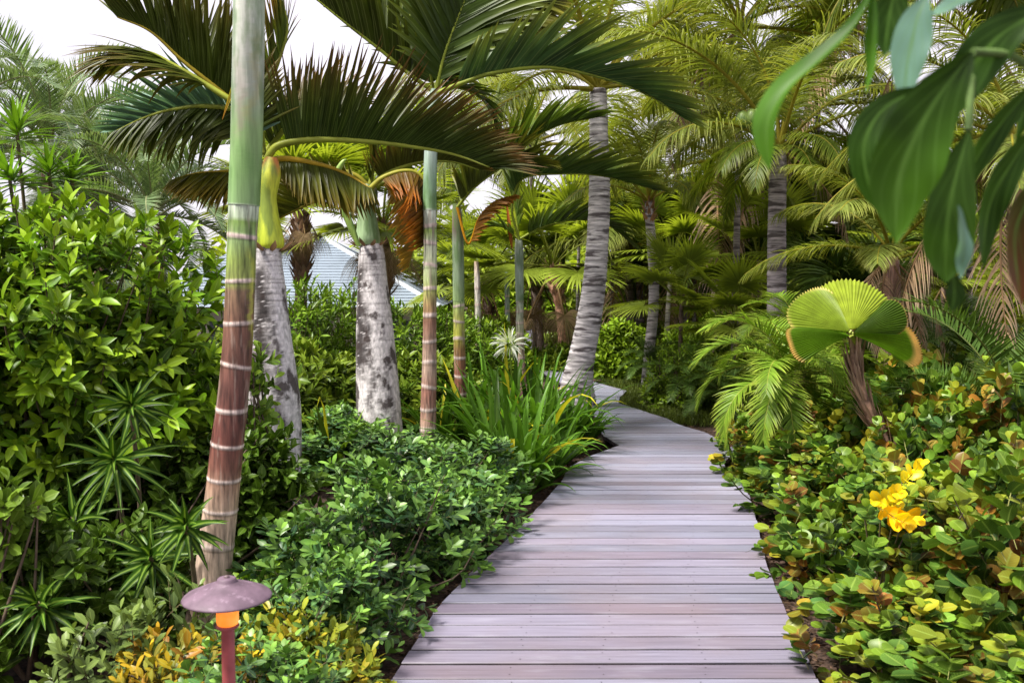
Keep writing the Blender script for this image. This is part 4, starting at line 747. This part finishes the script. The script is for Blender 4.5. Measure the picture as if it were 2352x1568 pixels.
# far side trees closing in the left of the distant boardwalk
# ---- house with pale roof at the back left
hs=thing('house','low house with pale blue grey metal roof glimpsed behind the bottle palms','house',(X(680,20),21.5,gz(-5,21)))
hb=np.array(hs.location)
def quad(mb,a,b,c_,d,col_): mb.add(np.array([a,b,c_,d]),[(0,1,2,3)],col_)
mb=MB(); Y0=19.0; Y1=24.5; zr=P(722,566,21.7)[2]+.25; ze=P(980,705,Y0)[2]
xr1=X(735,21.7); xr0=xr1-1.3; xe1=X(1010,Y0); xe0=xr0-2.2
A,B=np.array([xr0,21.7,zr]),np.array([xr1,21.7,zr]); c1,c2,c3,c4=[np.array(q) for q in ((xe0,Y0,ze),(xe1,Y0,ze),(xe1,Y1,ze),(xe0,Y1,ze))]
RC=(.2,.245,.3)
quad(mb,c1,c2,B,A,RC); quad(mb,c3,c4,A,B,RC); mb.add(np.array([c2,c3,B]),[(0,1,2)],RC); mb.add(np.array([c4,c1,A]),[(0,1,2)],RC)
for s in np.linspace(0,1,22)[1:-1]:
    pass
for k in range(1,26):   # overlapping shingle courses as thin raised battens parallel to the eave
    f=k/26; a,b=lerp(c1,A,f),lerp(c2,B,f); up=np.array([0,-.5,.86])*.018; dn=lerp(c1,A,f-.004),lerp(c2,B,f-.004)
    mb.add(np.array([dn[0]+up,dn[1]+up,b+up*.2,a+up*.2]),[(0,1,2,3)],(.22,.25,.3))
mb.build('roof',simplemat('pale_metal_roof',None,.5,2,.05,amt=(.9,1.1)),hs,hb,False)
mb=MB(); tube(mb,[c2,B],.06,8,(.5,.55,.6)); tube(mb,[c3,B],.06,8,(.5,.55,.6)); tube(mb,[A,B],.07,8,(.5,.55,.6)); mb.build('ridge_cap',simplemat('ridge_metal',None,.5),hs,hb)
mb=MB(); i=.5; w=[np.array([c[0]+(i if c[0]<xr0 else -i),c[1]+(i if c[1]<21 else -i),0]) for c in (c1,c2,c3,c4)]
for q in range(4):
    a,b=w[q],w[(q+1)%4]; g=-1.7; quad(mb,a+[0,0,g],b+[0,0,g],b+[0,0,ze+.02],a+[0,0,ze+.02],(.5,.47,.42))
mb.build('wall',simplemat('house_plaster',None,.9,4,.1,amt=(.9,1.1)),hs,hb,False)
for wx in (-6.3,-4.6,-2.9):
    mb=MB(); x=wx; y=Y0+.47; z=ze-1.3; v=np.array([[x,y,z],[x+.8,y,z],[x+.8,y,z+1.],[x,y,z+1.]]); mb.add(np.vstack([v,v+[0,-.05,0]]),[(4,5,6,7),(0,1,5,4),(1,2,6,5),(2,3,7,6),(3,0,4,7)],(.06,.08,.1)); mb.build('window',simplemat('dark_glass',None,.15),hs,hb,False)
# ------------------------------------------------------------------ fan leaf (licuala) plant
Yl=6.3; lb_=np.array([X(2055,Yl),Yl,-.06]); tl_=thing('fan_leaf_palm','small palm with pleated round fan leaves, browned toothed rims and fibrous leaning trunk','small palm',lb_)
pth=catmull([P(a,b,Yl) for a,b in ((2060,1090),(2040,1030),(2010,975),(1985,920),(1970,870),(1966,820),(1968,800))],30)
mb=MB(); tube(mb,pth,np.interp(np.linspace(0,1,30),[0,.5,1],[.03,.038,.045]),12,np.array([.22,.13,.09])*(1+.2*RNG.normal(0,1,(30,12,1)))); mb.build('trunk',M['bark'],tl_,lb_)
mb=MB(); n=130; k=RNG.random(n)**.8*28; bb=np.stack([np.interp(k,np.arange(30),pth[:,q]) for q in range(3)],1); T=nrm(np.gradient(pth,axis=0)); tt=np.stack([np.interp(k,np.arange(30),T[:,q]) for q in range(3)],1); a=RNG.uniform(0,6.28,n); rd=np.stack([np.cos(a),np.sin(a),0*a],1)
blades(mb,bb+rd*.03,tt+rd*.25,rd,RNG.uniform(.12,.26,n),.022,fold=.5,nseg=4,prof='strap',c0=(.3,.19,.13)*RNG.uniform(.5,1.5,(n,1)),c1=(.42,.3,.22)*RNG.uniform(.7,1.2,(n,1))); mb.build('trunk_fibres',M['dry'],tl_,lb_)
def pleat(hub,fwd,nup,R,a0,a1,npl,cup=.2,c0=(.10,.26,.02),rimc=(.5,.36,.22),rimw=.06,wav=.0,droop=0.,brown=0.):
    """pleated circular leaf sector spreading from hub; teeth at the rim"""
    f=nrm(fwd); nn=nrm(nup-f*(nup@f)); s=np.cross(f,nn); mb=MB(); na=npl*2+1; rs=np.array([.03,.15,.3,.45,.6,.72,.82,.9,.96,1.0]); an=np.radians(np.linspace(a0,a1,na)); V=[];Cc=[]
    for i,r in enumerate(rs):
        for j,a in enumerate(an):
            zig=(1 if j%2 else -1)*.014*R*(r**.8)*4*(1/ max(6,npl/5))
            rr=r*(1 if i<len(rs)-1 else (1.0 if j%2 else .955)); rr*=(1+.03*math.sin(a*5+1))*(1-.16*abs(2*j/(na-1)-1)**4)
            p=hub+R*rr*(math.cos(a)*f+math.sin(a)*s)+nn*(zig+cup*R*r*r+wav*R*r*math.sin(a*3))+np.array([0,0,-droop*R*r*r])
            V.append(p); c=np.array(c0)*(1+.12*math.sin(j*1.7)+RNG.normal(0,.05)); c=c*(1 if j%2 else .75)
            e=max(0,(r-(1-rimw-brown*(.5+.5*math.sin(a*4+2))))/.05); e=min(1,e); c=c*(1-e)+np.array(rimc)*e; Cc.append(c)
    V=np.array(V); ii=np.arange(len(rs)-1)[:,None]*na+np.arange(na-1)[None]; mb.add(V,np.stack([ii,ii+1,ii+na+1,ii+na],-1).reshape(-1,4),np.array(Cc)); return mb
hub=P(1962,765,Yl)
Pd=lambda a,b,Y: P(a,b,Y)
def leafblade(hp,tip,Y1,nup,R,a0,a1,**k):
    h=P(hp[0],hp[1],Yl-.02); m=pleat(h,P(tip[0],tip[1],Y1)-h,np.array(nup,float),R,a0,a1,26,**k); m.build('leaf_blade',M['fan'],tl_,lb_,False)
    mb=MB(); tube(mb,catmull([pth[-1],lerp(pth[-1],h,.6)+[0,0,.02],h],6),.008,5,(.3,.38,.1)); mb.build('leaf_stalk',M['strap'],tl_,lb_)
f0=np.array([.05,.62,.72]); n0=np.array([.05,-.72,.62])
def disc(dx,dz,R,a0,a1,npl,f=f0,n=n0,**k):
    h=P(1956+dx,765+dz,Yl-.14); m=pleat(h,f,n,R,a0,a1,npl,**k); m.build('leaf_blade',M['fan'],tl_,lb_,False)
    mb=MB(); tube(mb,catmull([pth[-1],lerp(pth[-1],h,.6)+[0,0,.01],h],6),.007,5,(.3,.38,.1)); mb.build('leaf_stalk',M['strap'],tl_,lb_)
disc(-2,-6,.50,-22,60,26,cup=-.16,wav=.1,c0=(.25,.36,.06),rimw=.025,rimc=(.55,.55,.3))
disc(-4,-3,.42,-78,-8,24,cup=-.12,wav=-.14,c0=(.19,.3,.05),rimw=.035,brown=.05,rimc=(.6,.52,.35))
disc(2,4,.52,58,104,22,cup=-.14,wav=.12,c0=(.12,.26,.02),rimw=.05,brown=.12,rimc=(.62,.45,.3),droop=.06)
disc(-4,7,.42,-116,-70,22,cup=-.16,wav=.1,c0=(.08,.18,.015),rimw=.02,brown=.08,droop=.1)
disc(2,-1,.38,-92,-46,16,f=np.array([0,.1,.95]),n=np.array([.1,.75,.5]),cup=.2,c0=(.05,.11,.012),rimw=.02,brown=.03)
disc(-2,6,.30,-100,-60,12,f=np.array([.0,.3,.9]),n=np.array([-.1,-.5,.8]),cup=-.3,c0=(.14,.32,.03),rimw=.02)
# ------------------------------------------------------------------ path light
Yp=2.6; lx,ly=X(508,Yp),Yp; lp=thing('path_light','mushroom shaped path light with purple shade and glowing amber glass on red post','path light',(lx,ly,-.06))
def lathe(mb,prof,c,ns=48,z0=0.):
    pr=np.array(prof,float); th=np.arange(ns)*2*np.pi/ns; V=np.stack([pr[:,0][:,None]*np.cos(th),pr[:,0][:,None]*np.sin(th),pr[:,1][:,None]+0*th],-1)
    m=len(pr); i=np.arange(m-1)[:,None]*ns; j=np.arange(ns)[None]; mb.add(V.reshape(-1,3),np.stack([i+j,i+(j+1)%ns,i+ns+(j+1)%ns,i+ns+j],-1).reshape(-1,4),c)
def zpx(y): return P(508,y,Yp)[2]+.06
zr=zpx(1362); R=.124
mb=MB(); lathe(mb,[(.0005,zr+.046),(.022,zr+.046),(.026,zr+.043),(.0275,zr+.036),(.03,zr+.033),(.055,zr+.024),(.09,zr+.010),(.115,zr-.001),(R-.002,zr-.007),(R,zr-.010),(R-.001,zr-.0125),(R-.004,zr-.012),(.11,zr-.005),(.085,zr+.005),(.04,zr+.018),(.0005,zr+.022)],(.125,.08,.11))
mb.build('shade',simplemat('weathered_purple_metal',None,.6,18,.2,amt=(.72,1.3),nz2=(40,(1,1,1),(.28,.2,.26),.58,.4)),lp)
mb=MB(); lathe(mb,[(.0005,zr+.0525),(.006,zr+.052),(.008,zr+.049),(.008,zr+.0455)],(.12,.08,.09),12); mb.build('finial',simplemat('finial_metal',None,.4),lp)
for a in (0.4,2.5,4.6):
    mb=MB(); q=np.array([math.cos(a)*.0322,-math.sin(a)*.0322,zpx(1434)-.0035]); d=np.array([math.cos(a),-math.sin(a),0]); tube(mb,[q-d*.002,q+d*.0022],.0022,8,(.3,.26,.24)); mb.build('screw',simplemat('screw_metal',None,.35,metallic=.8),lp)
mb=MB(); gz0,gz1=zpx(1434),zr+.012; lathe(mb,[(.0005,gz0),(.024,gz0),(.029,gz0+.004),(.031,gz0+.012),(.031,gz1),(.0005,gz1)],(.9,.25,.03))
m,nt,out=newmat('amber_glass'); pr=nd(nt,'ShaderNodeBsdfPrincipled'); pr.inputs['Base Color'].default_value=(.85,.22,.03,1); pr.inputs['Roughness'].default_value=.25
q=noise(nt,14,2); cc=ramp(nt,q,[(.3,(.95,.16,.01)),(.7,(1.,.38,.05))]); nt.links.new(cc,pr.inputs['Emission Color']); pr.inputs['Emission Strength'].default_value=.45; nt.links.new(pr.outputs[0],out.inputs[0])
mb.build('glass',m,lp)
mb=MB(); lathe(mb,[(.0005,gz0+.001),(.031,gz0+.0008),(.0325,gz0-.003),(.03,gz0-.007),(.021,gz0-.008),(.0185,gz0-.012),(.0185,-.02),(.024,-.024),(.024,-.04)],(.33,.075,.075)); mb.build('post',simplemat('painted_red_post',None,.5,22,.1,amt=(.8,1.2)),lp)
# ------------------------------------------------------------------ near climber leaves, top right
ph_b=np.array([1.75,1.7,-.06]); ph=thing('climber','dark lobed climber leaves hanging close to the viewer in the top right corner','plant',ph_b)
def lobe(pts,Y,wpx,tilt=(0,-1,0),c0=(.05,.13,.02),c1=(.07,.2,.03),pk=.55,cup=.25,dY=0.,nm='leaf',fold=.3,tipw=1.0):
    """one hanging lobe: midrib through pts, widest at pk"""
    w=np.array([P(a,b,Y+dY*i/(len(pts)-1)) for i,(a,b) in enumerate(pts)]); p=resample(catmull(w,28),28); T=nrm(np.gradient(p,axis=0)); n0=nrm(np.array(tilt,float)); S=nrm(np.cross(T,n0)); N=np.cross(S,T)
    u=np.linspace(0,1,28); W=wpx*Y/F/2; pr=np.where(u<pk,np.sin(np.pi/2*np.clip(u/pk,0,1))**.75,np.clip(np.cos(np.pi/2*((u-pk)/(1-pk))),0,1)**(.9*tipw)); pr=np.maximum(pr,.02)
    v=np.linspace(-1,1,11); V=p[:,None,:]+S[:,None,:]*(v[None,:]*W*pr[:,None])[...,None]+N[:,None,:]*((np.abs(v)**1.3)[None,:]*W*pr[:,None]*fold+(.06*W*np.sin(u*14)[:,None]*np.abs(v)[None,:]**2))[...,None]
    c=(np.array(c0)*(1-u[:,None])+np.array(c1)*u[:,None])[:,None,:]+0*V; l=np.zeros(V.shape); l[...,0]=v[None,:]; l[...,1]=u[:,None]; l=l*[1,.35,1]
    i=np.arange(27)[:,None]*11+np.arange(10)[None]; mb=MB(); mb.add(V.reshape(-1,3),np.stack([i,i+1,i+12,i+11],-1).reshape(-1,4),c.reshape(-1,3),l.reshape(-1,3)); mb.build(nm,M['philo'],ph,ph_b)
sky_=(.3,-.5,.85)
lobe([(2010,-30),(1960,60),(1880,140),(1800,215),(1762,290),(1768,390)],.95,70,(-.5,-.5,.75),(.035,.1,.008),(.07,.18,.012),pk=.72,fold=.5)
lobe([(2006,-40),(2006,60),(2003,150),(1990,215)],.95,40,(-.95,-.4,.5),(.035,.1,.008),(.07,.18,.012),pk=.5)
lobe([(2060,-40),(2042,40),(2030,130)],1.0,86,(0,-1,.1),(.018,.04,.006),(.03,.08,.008),pk=.5)
lobe([(2130,-10),(2108,40),(2094,100),(2082,160),(2076,245)],.92,84,(-.1,-.6,.95),(.13,.24,.2),(.16,.3,.24),pk=.42,fold=.15)  # pale teal is sky reflection put into the leaf colour
lobe([(2260,-30),(2190,10),(2130,40)],.92,60,(-.1,-.6,.95),(.13,.24,.2),(.16,.3,.24),pk=.42,fold=.15)  # upper end of that leaf, same sky sheen painted as teal
lobe([(2420,10),(2300,80),(2220,170),(2150,270),(2100,350)],.98,105,(.35,-.8,.5),(.018,.04,.006),(.03,.08,.008),pk=.45,fold=.25)
lobe([(2235,120),(2150,230),(2090,340),(2062,430),(2056,560)],.9,168,(.1,-.98,.1),(.016,.038,.005),(.055,.14,.008),pk=.62,fold=.22,tipw=1.1)
lobe([(2120,200),(2030,250),(1985,330),(1995,420),(2030,500)],.91,75,(-.2,-.95,.1),(.018,.04,.006),(.03,.08,.008),pk=.5,fold=.2)
lobe([(2225,300),(2190,430),(2175,520),(2170,650)],.93,115,(-.1,-.85,.55),(.018,.042,.006),(.045,.11,.01),pk=.72,fold=.35)
lobe([(2200,470),(2214,560),(2205,640)],.9,56,(.2,-.4,.95),(.13,.24,.2),(.16,.3,.24),pk=.5,fold=.1)  # teal lobe added as a painted sky highlight on the leaf behind it
lobe([(2190,630),(2192,680),(2185,715)],.95,46,(0,-1,.1),(.018,.04,.006),(.03,.08,.008))
lobe([(2390,180),(2310,270),(2240,370),(2200,480)],1.02,62,(.5,-.7,.4),(.018,.04,.006),(.03,.08,.008))
lobe([(2400,270),(2320,380),(2270,480),(2255,620)],1.05,80,(.4,-.8,.4),(.018,.04,.006),(.03,.08,.008),pk=.6)
lobe([(2410,380),(2350,480),(2330,560),(2345,700)],1.0,95,(.4,-.9,.3),(.03,.06,.01),(.12,.03,.015),pk=.6)
lobe([(2420,100),(2370,200),(2330,330)],1.05,60,(.5,-.7,.4),(.018,.04,.006),(.03,.08,.008))
mb=MB(); tube(mb,catmull([ph_b,(1.68,1.66,.7),(1.55,1.55,1.5),(1.2,1.3,2.0),(.85,1.1,2.0),P(2420,10,1.0)],40),np.linspace(.016,.007,40),8,(.07,.1,.03)); mb.build('stem',M['stem'],ph,ph_b)
mb=MB()
for a,b in (((2420,10),(2420,100)),((2420,10),(2260,-60)),((2260,-60),(2060,-50)),((2420,100),(2400,270)),((2400,270),(2410,380)),((2260,-60),(2130,-10)),((2400,180),(2235,120)),((2235,120),(2225,300))):
    p0,p1=P(*a,1.0),P(*b,.96); tube(mb,catmull([p0,lerp(p0,p1,.5)+[0,0,.01],p1],8),.0045,6,(.08,.14,.03))
mb.build('leaf_stalks',M['stem'],ph,ph_b)
# ------------------------------------------------------------------ sky, sun, camera
w=bpy.data.worlds.new('World'); bpy.context.scene.world=w; w.use_nodes=True; nt=w.node_tree; nt.nodes.clear()
SUN_EL,SUN_ROT=60,-120
sky=nt.nodes.new('ShaderNodeTexSky'); sky.sky_type='NISHITA'; sky.sun_disc=False; sky.sun_elevation=rad(SUN_EL); sky.sun_rotation=rad(SUN_ROT); sky.air_density=1.2; sky.dust_density=3
tc=nt.nodes.new('ShaderNodeTexCoord'); mp=nt.nodes.new('ShaderNodeMapping'); mp.inputs['Scale'].default_value=(1,1,2.5); nz=nt.nodes.new('ShaderNodeTexNoise'); nz.inputs['Scale'].default_value=1.6; nz.inputs['Detail'].default_value=5
nt.links.new(tc.outputs['Generated'],mp.inputs[0]); nt.links.new(mp.outputs[0],nz.inputs['Vector'])
fac=ramp(nt,nz.outputs['Fac'],[(.35,.6),(.62,.93)]); cl=mixc(nt,fac,sky.outputs[0],(8.6,8.15,9.1)); bg=nt.nodes.new('ShaderNodeBackground'); bg.inputs[1].default_value=.061
nt.links.new(cl,bg.inputs[0]); wo=nt.nodes.new('ShaderNodeOutputWorld'); nt.links.new(bg.outputs[0],wo.inputs[0])
L=bpy.data.lights.new('sun','SUN'); L.energy=4.1; L.angle=rad(15); L.color=(1,.95,.86); so=bpy.data.objects.new('sun',L); C.objects.link(so)
az=rad(SUN_ROT); dv=Vector((math.sin(az)*math.cos(rad(SUN_EL)),math.cos(az)*math.cos(rad(SUN_EL)),math.sin(rad(SUN_EL)))); so.rotation_euler=dv.to_track_quat('Z','Y').to_euler(); so.location=(0,0,20)
cam=bpy.data.cameras.new('camera'); cam.sensor_width=36; cam.lens=36*F/2352; cam.clip_end=1500; cam.clip_start=.05
cam.dof.use_dof=True; cam.dof.focus_distance=6.5; cam.dof.aperture_fstop=6
co=bpy.data.objects.new('camera',cam); C.objects.link(co); co.location=(0,0,H); co.rotation_euler=(math.pi/2-PITCH,0,0); bpy.context.scene.camera=co
sc=bpy.context.scene; sc.view_settings.view_transform='Standard'; sc.view_settings.look='None'; sc.view_settings.gamma=1; sc.view_settings.exposure=1.2
sc.cycles.max_bounces=8; sc.cycles.diffuse_bounces=2; sc.cycles.transmission_bounces=4; sc.cycles.glossy_bounces=2; sc.cycles.transparent_max_bounces=4
sc.cycles.use_denoising=True; sc.cycles.use_adaptive_sampling=True; sc.cycles.adaptive_threshold=.02
